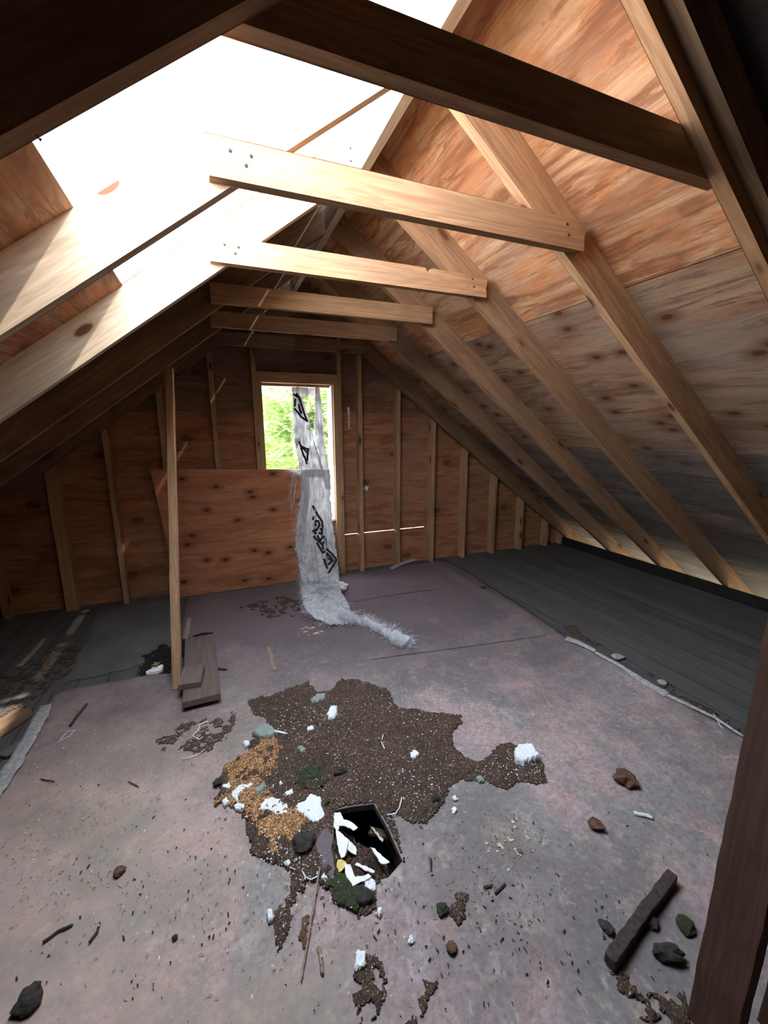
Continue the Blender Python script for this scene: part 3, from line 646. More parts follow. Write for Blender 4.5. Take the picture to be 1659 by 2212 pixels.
def stuffpatch(pts, mat, lab, name='rotted_debris', cat='debris', **kw):
    d = dict(cell=.006, h=.007, edge=.02, efreq=22, ramp=.02, rough=.006, rfreq=45, base=.006); d.update(kw)
    o = patch(name, pts, M[mat], **d)
    if o: tag(o, lab, cat, kind='stuff')
stuffpatch([(350, 1600), (400, 1570), (470, 1545), (505, 1540), (505, 1570), (480, 1600), (455, 1625), (400, 1635), (345, 1625)], 'soil', 'thin brown debris patch just in front of the grey board', h=.002, rough=.003, holes=.06, seed=21, edge=.05)
stuffpatch([(565, 1600), (590, 1605), (610, 1625), (600, 1660), (560, 1690), (600, 1730), (670, 1760), (660, 1800), (620, 1835), (590, 1850), (570, 1830), (540, 1790), (520, 1750), (470, 1740), (490, 1690), (490, 1655), (520, 1640), (545, 1620)], 'rot', 'orange crumbled wood rot on the left of the debris', 'orange_rot', 'wood rot', base=.014, h=.008, seed=5, edge=.03, avoid=HX, holes=.5)
stuffpatch([(630, 1670), (665, 1655), (700, 1660), (715, 1690), (705, 1720), (720, 1750), (705, 1760), (690, 1725), (640, 1715)], 'moss', 'dark green moss patch behind the white plaster pieces', 'moss', 'moss', base=.016, seed=6, holes=.25, avoid=HX)
stuffpatch([(716, 1810), (728, 1830), (740, 1880), (765, 1920), (800, 1925), (808, 1955), (770, 1985), (720, 1960), (705, 1920), (722, 1900)], 'moss', 'dark green moss rim on the near side of the floor hole', 'moss', 'moss', base=.016, seed=7, avoid=HX)
stuffpatch([(598, 1960), (630, 1955), (632, 2000), (612, 2050), (602, 2060), (590, 1995)], 'soil', 'small brown debris smear left of the long stem', seed=8, edge=.015, h=.004)
stuffpatch([(650, 1985), (672, 1975), (668, 2020), (660, 2060), (648, 2065), (645, 2030)], 'brownlump', 'rusty brown smear beside the long stem', 'rust_smear', seed=9, edge=.012, h=.004)
stuffpatch([(780, 2068), (820, 2060), (838, 2100), (830, 2130), (820, 2180), (840, 2260), (800, 2330), (770, 2260), (775, 2180), (760, 2140), (762, 2100)], 'soil', 'dark debris patch at the bottom middle of the view', seed=10, edge=.025, h=.005, holes=.25)
stuffpatch([(915, 2118), (950, 2115), (950, 2140), (930, 2155), (925, 2190), (890, 2240), (860, 2220), (880, 2180), (905, 2150)], 'soil', 'ragged debris patch right of the bottom middle one', seed=11, edge=.02, h=.004, holes=.25)
stuffpatch([(955, 1965), (985, 1950), (985, 1930), (1012, 1935), (1008, 1970), (990, 2008), (975, 1985), (948, 1990)], 'soil', 'small brown debris clump right of the floor hole', seed=12, edge=.015, h=.01)
stuffpatch([(1322, 2070), (1345, 2090), (1365, 2130), (1395, 2150), (1440, 2160), (1490, 2140), (1500, 2230), (1440, 2240), (1400, 2215), (1360, 2170), (1332, 2140)], 'soil', 'dark debris between the fat stick and the post foot', seed=13, edge=.02, h=.008, holes=.1)
stuffpatch([(1215, 1352), (1245, 1352), (1260, 1372), (1300, 1395), (1285, 1395), (1235, 1372)], 'soil', 'dark crumbs beyond the pale curled felt edge', seed=14, edge=.02, base=.004)
stuffpatch([(1400, 1455), (1450, 1475), (1480, 1505), (1590, 1565), (1600, 1580), (1530, 1545), (1450, 1500)], 'soil', 'line of dark crumbs along the right felt edge', seed=15, edge=.03, base=.004, holes=.1)
stuffpatch([(0, 1470), (60, 1430), (150, 1400), (190, 1380), (170, 1440), (110, 1490), (60, 1540), (0, 1560)], 'soil', 'dark crumbs on the floor left of the charcoal felt', seed=16, edge=.08, base=.002, h=.004, holes=.08)
stuffpatch([(1040, 1800), (1120, 1770), (1180, 1790), (1170, 1840), (1090, 1870), (1045, 1850)], 'straw', 'pale straw-like crumbs right of the floor hole', 'straw_crumbs', 'crumbs', seed=18, edge=.04, h=.002, rough=.003, efreq=40, holes=-.12, base=.006)
stuffpatch([(560, 1300), (620, 1285), (650, 1300), (640, 1330), (580, 1335), (520, 1310)], 'soil', 'dark crumbs left of the hanging wrap foot', seed=19, edge=.06, h=.003, holes=.02)
stuffpatch([(670, 1345), (720, 1345), (700, 1365), (655, 1380), (630, 1375)], 'straw', 'tan crumbs below the foot of the wrap', 'tan_crumbs', 'crumbs', seed=20, edge=.03, efreq=35, h=.003, holes=-.1)
stuffpatch([(375, 1385), (400, 1378), (465, 1378), (458, 1392), (400, 1400), (390, 1440), (350, 1450), (330, 1440), (345, 1400)], 'dark', 'black torn felt remains around the pole foot', 'torn_felt', 'torn felt', seed=22, edge=.03, h=.004, base=.003)
stuffpatch([(310, 1420), (350, 1395), (372, 1400), (372, 1455), (340, 1462), (300, 1460)], 'dark', 'dark wet rotted patch under the seedling', 'rotted_patch', 'rot', seed=23, edge=.03, h=.004, base=.008)

# inside of the hole: joist, slumped debris, torn white paper
hc = np.mean(np.array(HOLE), axis=0)
jr0 = fl(838, 1758, -.03); jr1 = fl(885, 1862, -.03)
d = jr1-jr0; MM = frame(jr0+np.array([.035, 0.06, -.11]), d, (-d[1], d[0], 0)); o = boxm('floor_joist', MM, float(np.linalg.norm(d))*1.3, .04, .20, M['lumber_dark'], rough=.002, nseg=4, seed=8)
tag(o, 'dark brown joist edge showing inside the floor hole at right', 'joist')
def slope(X, Y):
    a_ = fl(745, 1890)[:2]; b_ = fl(830, 1760)[:2]; dd = b_-a_; t_ = ((X-a_[0])*dd[0]+(Y-a_[1])*dd[1])/(dd@dd); return -.010-.09*np.clip(t_, 0, 1.2)
o = patch('slumped_debris', [(722, 1770), (745, 1762), (790, 1790), (812, 1805), (832, 1840), (850, 1880), (836, 1905), (765, 1925), (730, 1880), (718, 1810)], M['soil'], cell=.006, h=.03, edge=.02, efreq=20, ramp=.05, rough=.02, rfreq=30, base=0, seed=2, hfun=slope, zb=-.255)
tag(o, 'brown debris slumped down inside the floor hole', 'debris', kind='stuff')
def torn(pts, lab, th=.004, seed=0, mat='paper', name='torn_paper', cat='torn paper'):
    """pts: (u, v, z) outline, tessellated, thick and slightly crumpled"""
    r = random.Random(seed); P = []
    for i in range(len(pts)):
        a1 = np.array([*fl(*pts[i])]); b1 = np.array([*fl(*pts[(i+1) % len(pts)])]); n = max(1, int(np.linalg.norm(b1-a1)/.008))
        for k in range(n): P.append(a1+(b1-a1)*k/n+np.array([r.gauss(0, .0012), r.gauss(0, .0012), r.gauss(0, .0006)]))
    v, f = prism([tuple(p) for p in P], (0, 0, th)); o = mk(name, v, f, M[mat], Matrix.Translation([float(x) for x in P[0]])); return tag(o, lab, cat)
torn([(722, 1758, .022), (735, 1755, .02), (742, 1772, .016), (757, 1776, .012), (774, 1790, .01), (765, 1796, .01), (748, 1787, .012), (734, 1784, .016), (730, 1796, .02), (722, 1786, .022)], 'torn white paper hook at the far left rim of the hole', seed=1)
torn([(724, 1794, .02), (735, 1798, .018), (750, 1812, .014), (768, 1830, .006), (772, 1850, .0), (752, 1838, .004), (744, 1852, .016), (738, 1856, .018), (730, 1830, .02)], 'long torn white paper along the left rim of the hole', seed=2)
torn([(744, 1868, .02), (756, 1870, .018), (768, 1896, .018), (795, 1889, .018), (802, 1896, .018), (762, 1916, .02), (748, 1895, .02)], 'bent white paper strip at the near rim of the hole', seed=3)
torn([(766, 1870, .012), (772, 1866, .012), (810, 1882, .010), (808, 1888, .010), (795, 1884, .012)], 'narrow white strip crossing the near part of the hole', seed=4)
torn([(800, 1830, .0), (806, 1832, .0), (840, 1864, .012), (832, 1870, .012), (820, 1864, .008)], 'pointed white splinter at the right side of the hole', seed=5)
torn([(728, 1860, .016), (740, 1858, .016), (750, 1868, .016), (740, 1880, .016), (733, 1888, .016), (728, 1875, .016)], 'yellow fibrous fragment at the left rim of the hole', mat='paper_yellow', seed=6, name='yellow_fragment', cat='fragment')
torn([(697, 1795, .016), (706, 1790, .018), (718, 1806, .018), (716, 1840, .016), (724, 1880, .014), (718, 1902, .014), (700, 1880, .014), (688, 1850, .016), (682, 1822, .016)], 'pinkish torn felt flap just left of the hole', mat='felt', th=.005, seed=7, name='felt_flap', cat='felt flap')
torn([(800, 1788, -.10), (806, 1790, -.10), (828, 1815, -.11), (826, 1820, -.11), (812, 1804, -.11)], 'thin white splinter deep inside the hole', seed=8, name='splinter', cat='splinter')
MMk = frame(fl(800, 1795, -.13), (.10, -.12, .04), (1, .5, 0)); o = boxm('broken_lath', MMk, .17, .03, .012, M['lumber_dark'], rough=.003, nseg=5, seed=3); tag(o, 'dark broken lath lying inside the floor hole', 'lath')

# ------------------------------------------------------------------ plaster pieces and lumps (one by one)
def plaster(pts, lab, th=.008, seed=0, mat='plaster', name='plaster_piece', cat='plaster piece', base=.016, cell=.003):
    o = patch(name, pts, M[mat], cell=cell, h=th, edge=.006, efreq=90, ramp=.006, rough=.003, rfreq=130, base=base, seed=seed, zb=.008, grow=.0035); 
    if o: tag(o, lab, cat)
plaster([(565, 1745), (580, 1732), (605, 1735), (622, 1752), (618, 1768), (600, 1768), (585, 1758), (564, 1760)], 'large white plaster piece in the orange rot, middle of three', seed=31)
plaster([(642, 1748), (662, 1738), (672, 1725), (692, 1732), (694, 1752), (702, 1768), (690, 1785), (672, 1782), (662, 1770), (640, 1760)], 'large white plaster piece beside the far left hole corner', seed=32)
plaster([(502, 1720), (520, 1705), (545, 1702), (535, 1715), (520, 1722), (512, 1738), (502, 1730)], 'elongated white plaster piece left of the middle plaster piece', seed=33)
plaster([(1112, 1637), (1120, 1625), (1148, 1624), (1152, 1634), (1164, 1650), (1148, 1656), (1128, 1661), (1114, 1655)], 'thick white plaster slab on the right arm of the debris', th=.018, base=.03, seed=34)
plaster([(708, 1552), (714, 1534), (728, 1535), (727, 1550), (720, 1562), (710, 1560)], 'upright-looking oblong white plaster chip at top of the debris', th=.016, seed=35)
plaster([(484, 1705), (495, 1700), (497, 1708), (488, 1714)], 'small white chip left of the elongated plaster piece', seed=36)
plaster([(480, 1742), (490, 1730), (494, 1742), (486, 1748)], 'small white chip at the left edge of the orange rot', seed=37)
plaster([(508, 1748), (520, 1740), (528, 1748), (525, 1755), (512, 1754)], 'small white chip below the elongated plaster piece', seed=38)
plaster([(527, 1610), (535, 1606), (540, 1614), (532, 1618)], 'white chip left of the grey-green lichen lump', seed=39)
plaster([(888, 1634), (897, 1628), (905, 1636), (897, 1644), (889, 1642)], 'small white plaster chip in the middle right of the debris', seed=40)
plaster([(770, 2072), (776, 2066), (788, 2068), (790, 2092), (780, 2104), (768, 2100)], 'white plaster chip near bottom centre beside dark debris', th=.014, seed=41, base=.01)
plaster([(579, 1975), (588, 1972), (590, 1994), (581, 2002)], 'white plaster chip left of the long stem', th=.014, seed=42, base=.01)
plaster([(790, 1915), (798, 1911), (808, 1912), (812, 1928), (800, 1936), (792, 1926)], 'cream plaster chip just below the near hole rim', seed=43)
plaster([(616, 1722), (630, 1714), (632, 1722), (620, 1730)], 'small cream chip behind the middle plaster piece', seed=44)
plaster([(884, 2030), (890, 2026), (896, 2034), (890, 2042), (884, 2040)], 'tiny white chip alone on the felt below right of hole', seed=45, base=.008)
plaster([(813, 1976), (822, 1974), (826, 1984), (818, 1988)], 'white chip at the near end of the moss rim', seed=46)
plaster([(976, 1728), (982, 1724), (988, 1732), (980, 1736)], 'white chip on felt right of the debris, upper one', seed=47, base=.008)
plaster([(975, 1752), (982, 1750), (988, 1756), (980, 1760)], 'white chip on felt right of the debris, lower one', seed=48, base=.008)
plaster([(695, 1905), (700, 1900), (704, 1906), (699, 1910)], 'tiny white chip near the top of the long stem', seed=49)
plaster([(620, 1872), (626, 1868), (629, 1876), (622, 1880)], 'tiny white chip on debris left of the felt flap', seed=50)
plaster([(664, 1580), (675, 1575), (677, 1582), (666, 1586)], 'tiny white chip right of the pale splinter', seed=51)
plaster([(610, 1700), (604, 1705), (606, 1696)], 'tiny cream chip in the orange rot', seed=52)
plaster([(547, 1592), (560, 1583), (572, 1574), (590, 1582), (598, 1594), (585, 1603), (565, 1604)], 'grey-green lichen lump at the left end of pale splinter', mat='lichen', name='lichen_lump', cat='lichen', th=.02, seed=53)
plaster([(550, 1722), (556, 1710), (572, 1704), (577, 1712), (566, 1720), (562, 1727)], 'small grey-green lichen lump beside the elongated plaster', mat='lichen', name='lichen_lump', cat='lichen', th=.016, seed=54)
plaster([(672, 1520), (685, 1508), (704, 1507), (703, 1516), (690, 1522), (678, 1525)], 'grey plaster chip at the top of the debris', mat='lichen', th=.014, seed=55)
plaster([(644, 1622), (655, 1618), (660, 1628), (652, 1632)], 'small bluish grey chip in the middle of the debris', mat='lichen', seed=56)
plaster([(1030, 1688), (1040, 1684), (1046, 1694), (1036, 1698)], 'small grey chip below the right debris arm', mat='lichen', seed=57)
def lmp(u, v, su, lab, mat='darklump', sz=None, name='rotted_lump', cat='lump', seed=0, rot=0, asp=.7, z=.008, n=3, amp=.24, jag=True):
    p = fl(u, v, z); s = su/FPX*float(np.dot(p-CAM, FF))/2; o = lump(name, p, (s, s*asp*1.3, sz if sz else s*.55), M[mat], seed, rot, n, amp, jag=jag); tag(o, lab, cat)
lmp(655, 1828, 46, 'dark rotted wood lump left of the felt flap', seed=61, z=.014)
lmp(787, 1942, 36, 'dark round stone at the near side of the moss rim', 'darklump', seed=62, amp=.12, jag=False, name='stone', cat='stone', z=.014)
lmp(258, 1885, 24, 'dark lump on the felt left of the debris', 'brownlump', seed=63)
lmp(60, 2168, 46, 'dark lump at the bottom left of the felt', seed=64, asp=1.0)
lmp(378, 2026, 12, 'small round dark pellet on the lower left felt', seed=65, amp=.1)
lmp(1286, 1786, 34, 'angular dark red-brown wood chunk at right', 'brownlump', seed=66, amp=.4, n=1)
lmp(1350, 1688, 44, 'brown crumbly clump at right of the plaster slab', 'brownlump', seed=67, amp=.3)
lmp(1310, 2006, 24, 'flat dark chip left of the fat stick', seed=68, asp=1.1)
lmp(1405, 1996, 32, 'dark lump right of the fat stick middle', seed=69)
lmp(1478, 2004, 38, 'dark greenish lump near the post', 'moss', seed=70)
lmp(1440, 2068, 66, 'dark oblong lump right of the fat stick foot', seed=71, rot=-.5, asp=.4)
lmp(975, 2050, 24, 'small dark crumb clump below the right debris clump', 'brownlump', seed=72)
lmp(955, 1968, 26, 'dark mossy lump beside the right debris clump', 'moss', seed=73)
lmp(471, 1692, 20, 'small black lump at the left tip of the debris', seed=74, z=.012)
lmp(735, 1672, 26, 'dark wood chip half buried behind the moss', seed=75, asp=.4, z=.014)
lmp(1043, 1272, 14, 'dark speck on the felt near the right seam', seed=76)
lmp(940, 1728, 24, 'dark wet clump at the right lower edge of debris', seed=77, z=.012, asp=.5, rot=.8)
lmp(738, 1272, 28, 'pale foam lump beside the foot of the wrap', 'paper', seed=78, asp=.8)
lmp(733, 1284, 22, 'brown lump under the pale foam by the wrap', 'brownlump', seed=79)
lmp(706, 1347, 22, 'small tan lump in front of the wrap foot', 'straw', seed=80)
lmp(1335, 1420, 24, 'pale crumb clump beyond the curled felt edge', 'liptrim', seed=81, sz=.008)
lmp(1430, 1476, 18, 'second pale crumb clump beyond the curled felt edge', 'liptrim', seed=82, sz=.008)
def stick(pts, r_, lab, mat='bark', name='stick', cat='stick', k=7):
    P = [fl(u, v, z) for u, v, z in pts]; Q = []; rr = []
    for i in range(len(P)-1):
        for j in range(4): Q.append(P[i]+(P[i+1]-P[i])*j/4+np.array([random.gauss(0, .0008), random.gauss(0, .0008), 0])); rr.append(r_*(1+.2*random.random()))
    Q.append(P[-1]); rr.append(r_*.7); v, f = tube(Q, rr, k); o = mk(name, v, f, M[mat], Matrix.Translation([float(x) for x in P[0]]), smooth=True); tag(o, lab, cat); return o
stick([(120-28, 2036, .012), (125, 2012, .012), (158, 1997, .012)], .0035, 'dark straight stick on the lower left felt')
stick([(192, 2036, .012), (210, 2012, .012), (216, 1992, .012)], .003, 'bent dark twig right of the straight stick')
stick([(691, 1872, .03), (683, 1920, .022), (672, 1990, .016), (660, 2060, .013), (650, 2120, .011)], .0028, 'long thin dry stem in front of the floor hole', 'bark_pale', 'dry_stem', 'stem')
stick([(152, 1568, .012), (168, 1545, .012), (188, 1520, .012)], .006, 'curved black stick at left near the pale batten')
stick([(278, 1688, .01), (300, 1700, .01)], .002, 'short thin twig on the left felt')
stick([(88, 1683, .01), (118, 1689, .01)], .0025, 'short brown twig near the left batten')
stick([(1470-400, 1930, .01), (1092, 1908, .01)], .004, 'short dark twig right of the floor hole')
stick([(1045, 1918, .01), (1065, 1912, .01)], .004, 'short dark crumbly twig beside the other one')
stick([(470, 1444, .012), (490, 1446, .012)], .006, 'short black stub at right of the grey board')
stick([(688, 2045, .01), (694, 2075, .01), (697, 2105, .01)], .005, 'thin brown sliver right of the long stem', 'bark_pale')
stick([(680, 1561, .016), (700, 1566, .016), (722, 1572, .016)], .006, 'short dark stick below the top plaster chip')
stick([(930, 1880-25, .01), (932, 1882, .01)], .003, 'tiny dark twig right of the hole')
stick([(578, 1566, .02), (583, 1580, .018)], .0015, 'thin curled fibre above the lichen lump', 'bark_pale', 'fibre', 'fibre')
stick([(582, 1577, .022), (600, 1580, .022), (621, 1585, .022)], .006, 'pale wood splinter beside the lichen lump', 'paper', 'splinter', 'splinter', k=4)
stick([(450, 1558, .012), (432, 1564, .012), (428, 1578, .012), (416, 1590, .012), (430, 1597, .012), (438, 1592, .012)], .0022, 'white wire squiggle in front of the grey board', 'wire', 'cord', 'cord')
stick([(395, 1640, .01), (425, 1632, .01), (443, 1618, .01)], .0018, 'thin white cord on the debris left of the orange rot', 'wire', 'cord', 'cord')
stick([(868, 1722, .018), (864, 1742, .018), (856, 1756, .018), (836, 1760, .018)], .002, 'bent white wire at the far right hole corner', 'wire', 'cord', 'cord')
stick([(828, 1586, .018), (824, 1602, .018), (832, 1620, .018)], .002, 'curved white fibre in the upper right debris', 'wire', 'cord', 'cord')
stick([(652, 1880, .018), (660, 1895, .018), (672, 1900, .02), (690, 1890, .02)], .002, 'white fibre left of the long stem top', 'wire', 'cord', 'cord')
stick([(1542, 1542, .03), (1556, 1568, .014), (1594, 1610, .008)], .0018, 'white cord lying by the right felt edge near the post', 'wire', 'cord', 'cord')
stick([(130, 1598, .01), (145, 1580, .01), (162, 1577, .01), (150, 1590, .01), (120, 1606, .01)], .0016, 'thin white cord loop on the left felt', 'wire', 'cord', 'cord')
stick([(1370, 1757, .01), (1385, 1760, .012), (1400, 1762, .012), (1410, 1768, .01)], .007, 'small white feather-like tuft on the right felt', 'fibre', 'white_tuft', 'tuft', k=5)
# fat stick
P0 = fl(1452, 1893, .028); P1 = fl(1316, 2078, .028); d = P1-P0
o = boxm('wood_stick', frame(P0, d, (-d[1], d[0], 0)), float(np.linalg.norm(d)), .032, .034, M['bark'], rough=.004, nseg=14, seed=12); bevel(o, .004); tag(o, 'thick dark wood stick lying near the post', 'stick')

# litter
def slivers(n, centers, mat, lab, name, cat, size=(.004, .018), seed=0, z=.008, wid=.0016, avoid=True):
    r = random.Random(seed); V, F_ = [], []
    for k in range(n):
        cu, cv, su, sv = r.choice(centers); u, v = r.gauss(cu, su), r.gauss(cv, sv)
        if v < 1290: continue
        p = fl(u, v); x, y = float(p[0]), float(p[1])
        if not (-1.3 < x < 1.8 and -3.9 < y < -.15): continue
        if sdpoly(np.array([x]), np.array([y]), HOLE)[0] > -.005: continue
        L = r.uniform(*size)*(.5+r.random()); a_ = r.random()*3.14; dx, dy = math.cos(a_)*L/2, math.sin(a_)*L/2; wx, wy = -math.sin(a_)*wid, math.cos(a_)*wid
        o_ = len(V); V += [(x-dx-wx, y-dy-wy, z), (x+dx-wx, y+dy-wy, z), (x+dx+wx, y+dy+wy, z+.002), (x-dx+wx, y-dy+wy, z+.002), (x, y, z+.004)]
        F_ += [(o_, o_+1, o_+4), (o_+1, o_+2, o_+4), (o_+2, o_+3, o_+4), (o_+3, o_, o_+4), (o_+3, o_+2, o_+1, o_)]
    o = mk(name, V, F_, M[mat]); tag(o, lab, cat, kind='stuff')
slivers(4200, [(300, 1620, 150, 60), (200, 1700, 120, 80), (480, 1620, 60, 50), (120, 1800, 100, 100), (620, 1460, 60, 40), (1100, 1820, 70, 50), (900, 1580, 120, 50), (500, 1900, 200, 150), (1000, 1900, 250, 120)], 'straw', 'scattered straw slivers over the felt', 'straw_litter', 'litter', seed=1, size=(.003, .010), wid=.0009)
slivers(900, [(760, 1650, 130, 60), (660, 1560, 60, 30), (560, 1780, 50, 50), (640, 1880, 40, 40), (880, 1700, 60, 40), (900, 1520, 60, 30), (1120, 1660, 40, 20), (600, 2000, 200, 90)], 'plaster', 'scattered white plaster crumbs over the debris', 'plaster_crumbs', 'crumbs', size=(.002, .006), seed=2, z=.022, wid=.002)
slivers(260, [(600, 1900, 400, 150), (1100, 2000, 200, 100)], 'bark', 'scattered dark specks over the felt', 'dark_specks', 'specks', size=(.002, .012), seed=3, z=.008, wid=.002)

# ------------------------------------------------------------------ hanging torn wrap
def lerp_rows(rows, n):
    out = []
    for i in range(len(rows)-1):
        for k in range(n): out.append(tuple(a_+(b_-a_)*k/n for a_, b_ in zip(rows[i], rows[i+1])))
    out.append(rows[-1]); return out
def wrap_sheet(name, rows, nc, folds, parent, seed=0, sub=4, zmode=None, amp=.02, jag=.004):
    R = lerp_rows(rows, sub); V = []; F_ = []; r = random.Random(seed)
    for i, row in enumerate(R):
        v, uL, uR, y = row[:4]; s = i/len(R)
        jl, jr = r.gauss(0, jag), r.gauss(0, jag)
        for c in range(nc+1):
            t_ = c/nc; u = uL+(uR-uL)*t_
            p = ay(u, v, y) if row[4] < -5 else fl(u, v, row[4])
            k = amp*(math.sin(t_*folds*6.28+1.2*math.sin(i*.09+seed))*.6+math.sin(t_*folds*2.3*6.28+i*.05+seed)*.3) + .006*float(fbm(np.array(t_*6+seed), np.array(i*.15), 3))
            back = p-CAM; back = back/np.linalg.norm(back)
            edge = jl if c == 0 else (jr if c == nc else 0)
            p = p + np.array([edge, 0, 0]) - np.array([0, k+amp, 0]) * (1 if row[4] < -5 else 0) + np.array([0, 0, abs(k)*.8 if row[4] > -5 else 0])
            V.append(p)
    n = len(R)
    for i in range(n-1):
        for c in range(nc): a_ = i*(nc+1)+c; F_.append((a_, a_+nc+1, a_+nc+2, a_+1))
    o = mk(name, V, F_, M['wrap'], Matrix.Translation([float(x) for x in ROOT]), parent, smooth=True)
    m = o.modifiers.new('thick', 'SOLIDIFY'); m.thickness = .0015; return o, V, F_
ROOT = np.array([.33, -.2, 0.0])
wr = empty('torn_wrap', ROOT); tag(wr, 'torn white woven wrap with black lettering hanging from the window to the floor', 'torn wrap')
N = -9
bandA = [(836, 629, 644, -.005, N), (848, 631, 646, -.01, N), (870, 632, 655, -.02, N), (890, 632, 662, -.03, N), (914, 634, 669, -.04, N), (937, 635, 674, -.06, N), (961, 637, 681, -.07, N), (984, 643, 689, -.09, N), (1008, 646, 696, -.11, N), (1030, 652, 702, -.13, N)]
bandB = [(836, 680, 689, -.005, N), (866, 680, 694, -.01, N), (890, 679, 696, -.03, N), (914, 678, 698, -.04, N), (937, 677, 700, -.05, N), (961, 680, 702, -.06, N), (984, 684, 705, -.07, N), (1008, 690, 709, -.09, N), (1030, 693, 713, -.11, N), (1056, 700, 715, -.13, N)]
body = [(1014, 650, 710, -.125, N), (1030, 650, 712, -.13, N), (1055, 651, 713, -.14, N), (1080, 649, 713, -.15, N), (1100, 645, 715, -.16, N), (1120, 641, 717, -.18, N), (1140, 638, 719, -.20, N), (1160, 636, 721, -.225, N), (1180, 638, 724, -.26, N), (1200, 641, 726, -.31, N), (1220, 645, 729, -.37, N), (1240, 648, 730, -.44, N), (1254, 649, 731, -.50, N)]
def zrow(v, a1, b1, z): return (v, a1, b1, float(fl((a1+b1)/2, v, z)[1]), N)
o1, _, _ = wrap_sheet('upper_strip', bandA, 12, 1.1, wr, 1, amp=.010, jag=.003)
o2, _, _ = wrap_sheet('upper_strip', bandB, 8, 1.0, wr, 2, amp=.010, jag=.002)
rows = body+[zrow(1262, 650, 731, .085), zrow(1275, 651, 735, .080), zrow(1290, 652, 745, .070), zrow(1305, 655, 753, .058), zrow(1320, 663, 757, .045), zrow(1335, 682, 757, .032), zrow(1346, 708, 748, .022)]
# keep the foot above the floor
rows2 = []
for v_, a1, b1, y_, n_ in rows:
    zc = ay((a1+b1)/2, v_, y_)[2]; rows2.append((v_, a1, b1, y_, n_))
o3, bodyV, bodyF = wrap_sheet('body_sheet', rows2, 34, 3.2, wr, 3, amp=.02, jag=.005, sub=5)
# tail twisted into a rope
tp = [fl(u, v, z) for u, v, z in [(735, 1330, .04), (760, 1338, .035), (790, 1343, .03), (820, 1358, .03), (845, 1372, .032), (868, 1385, .035), (884, 1392, .02)]]
Q = []; rr = []
for i in range(len(tp)-1):
    for j in range(8): Q.append(tp[i]+(tp[i+1]-tp[i])*j/8+np.array([0, 0, .006*math.sin((i*8+j)*.8)])); s = (i*8+j)/48; rr.append(.026+.006*math.sin((i*8+j)*.9)+(.020 if s > .70 else 0)+.004*random.random())
v, f = tube(Q, rr, 12); tail = mk('twisted_tail', v, f, M['wrap'], Matrix.Translation([float(x) for x in ROOT]), wr, smooth=True)
# folded scraps at the top of the window
v, f = prism([tuple(ay(u, vv_, -.01)) for u, vv_ in [(642, 836), (664, 837), (669, 850), (662, 858), (652, 862), (646, 850)]], (0, -.004, 0)); mk('top_scrap', v, f, M['wrap'], Matrix.Translation([float(x) for x in ROOT]), wr)
v, f = prism([tuple(ay(u, vv_, .01)) for u, vv_ in [(663, 838), (681, 838), (680, 854), (672, 860), (666, 850)]], (0, -.004, 0)); mk('top_scrap', v, f, M['wrap'], Matrix.Translation([float(x) for x in ROOT]), wr)
# frayed fibres
def fibres(pts, n, L, seed, spread, down=.3, r0=.0007):
    r = random.Random(seed); parts = []
    for k in range(n):
        i = r.randrange(len(pts)-1); s = r.random(); p = np.array(pts[i])*(1-s)+np.array(pts[i+1])*s+np.array([r.gauss(0, spread), r.gauss(0, spread), r.gauss(0, spread)])
        d = np.array([r.gauss(0, 1), r.gauss(-.3, 1), r.gauss(-down, .6)]); d /= np.linalg.norm(d); d2 = d+np.array([r.gauss(0, .6), r.gauss(0, .6), -down]); l = L*(.4+r.random())
        q = [p, p+d*l*.5, p+d*l*.5+d2*l*.5]; q = [np.array([a_[0], a_[1], max(a_[2], .012)]) for a_ in q]; parts.append(tube(q, r0, 3))
    return merge(parts)
leftE = [ay(u+2, v_, y_-.02) for v_, u, _, y_, _ in rows[3:19]]
cl = [ay(u, v_, y_-.035) for v_, u, y_ in [(1020, 660, -.13), (1060, 660, -.14), (1110, 655, -.15), (1160, 650, -.19), (1200, 656, -.28), (1240, 664, -.42)]]
v, f = merge([fibres(leftE, 600, .035, 1, .012), fibres(cl, 420, .05, 2, .014, .8), fibres([q+np.array([0, 0, .005]) for q in Q], 2600, .028, 3, .024, .0), fibres([fl(u, v_, .03) for u, v_ in [(655, 1318), (680, 1338), (710, 1348), (750, 1335), (760, 1322)]], 400, .03, 4, .012, .0)])
o = mk('frayed_fibres', v, f, M['fibre'], Matrix.Translation([float(x) for x in ROOT]), wr); o['kind'] = 'stuff'
v, f = merge([fibres([ay(u, v_, -.15) for u, v_ in [(628, 1014), (640, 1018), (650, 1024)]], 130, .05, 5, .008, .2), fibres([ay(u, v_, -.15) for u, v_ in [(634, 1024), (640, 1030)]], 14, .12, 6, .008, 3.0, .001), fibres([ay(u, v_, -.03) for u, v_ in [(629, 860), (630, 920), (634, 970), (645, 1005)]], 160, .03, 7, .004, .6)])
o = mk('frayed_knot', v, f, M['fibre'], Matrix.Translation([float(x) for x in ROOT]), wr); o['kind'] = 'stuff'
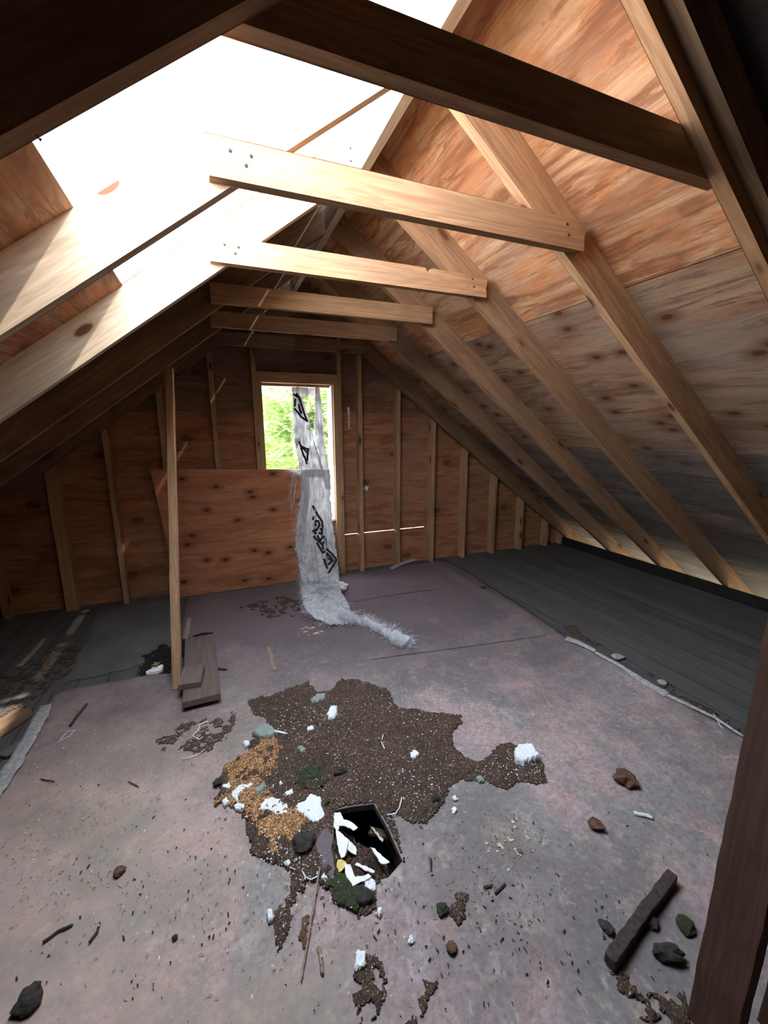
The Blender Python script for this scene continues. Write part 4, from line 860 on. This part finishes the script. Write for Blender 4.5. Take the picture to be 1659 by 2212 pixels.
# black print, laid on the cloth surface by casting from the cloth's front side
from mathutils.bvhtree import BVHTree
def surf(obj):
    me = obj.data; return BVHTree.FromPolygons([Vector(v.co)+Vector([float(x) for x in ROOT]) for v in me.vertices], [tuple(p.vertices) for p in me.polygons])
bv = {'body': surf(o3), 'A': surf(o1)}
def printed(name, strokes, which, wid, origin, sc):
    V, F_ = [], []; c0 = Vector(CAM.tolist())
    for st in strokes:
        P = [np.array([origin[0]+x/sc, origin[1]+y/sc]) for x, y in st]
        for i in range(len(P)-1):
            a1, b1 = P[i], P[i+1]; L = np.linalg.norm(b1-a1); n = max(1, int(L/2.0)); t_ = (b1-a1)/(L+1e-9); nn = np.array([-t_[1], t_[0]])*wid/2
            a1 = a1-t_*wid*.35; b1 = b1+t_*wid*.35
            row = []
            for k in range(n+1):
                q = a1+(b1-a1)*k/n; pr = []
                for sg in (-1, 1):
                    u, v_ = q+nn*sg; d = Vector(ray(u, v_).tolist()).normalized(); h = bv[which].ray_cast(c0, d)
                    pr.append(h[0]-d*.003 if h[0] else None)
                row.append(pr)
            for k in range(n):
                q4 = row[k]+row[k+1]
                if any(x is None for x in q4): continue
                o_ = len(V); V += q4; F_.append((o_, o_+1, o_+3, o_+2))
    return mk(name, V, F_, M['black'], Matrix.Translation([float(x) for x in ROOT]), wr)
S1 = [[(620, 370), (740, 590), (840, 740), (850, 860)], [(960, 1400), (1070, 1510), (1185, 1650)], [(1185, 1650), (1100, 1790), (995, 1960)], [(860, 1480), (960, 1400)], [(620, 960), (690, 1020)], [(640, 1100), (720, 1180), (790, 1230)], [(720, 1250), (850, 1480)], [(880, 1640), (960, 1850)],
      [(940, 1680), (960, 1500), (1100, 1670), (985, 1760)], [(1000, 1620), (1050, 1660)], [(640, 620), (620, 680)], [(640, 830), (690, 720), (750, 730), (775, 830), (700, 950)], [(680, 800), (690, 830)], [(700, 950), (660, 930)], [(730, 1080), (790, 1210)], [(800, 1180), (870, 1090), (925, 1170)], [(800, 920), (840, 900), (830, 1040), (770, 1010)], [(810, 1270), (880, 1230)], [(850, 1290), (860, 1390)], [(920, 1200), (930, 1290)]]
o = printed('black_lettering', S1, 'body', 4.8, (620, 1060), 11.06); o['label'] = 'bold black boxed lettering running diagonally down the wrap'
S2 = [[(210, 270), (300, 330), (350, 460), (400, 620), (460, 770)], [(230, 540), (300, 620), (340, 680), (450, 760)], [(235, 360), (230, 480)], [(300, 460), (330, 600)], [(260, 260), (330, 380)], [(340, 570), (350, 620)], [(310, 1140), (340, 1220), (480, 1290)], [(340, 1250), (400, 1420)], [(410, 1420), (450, 1540)], [(470, 1270), (460, 1480)], [(360, 1250), (470, 1350)]]
for q in (S2[:6], S2[6:]):
    o = printed('faded_print', q, 'A', 4.2, (610, 820), 8.508); o['label'] = 'faded black print on the upper strip'
print('scene ready', len(bpy.data.objects))
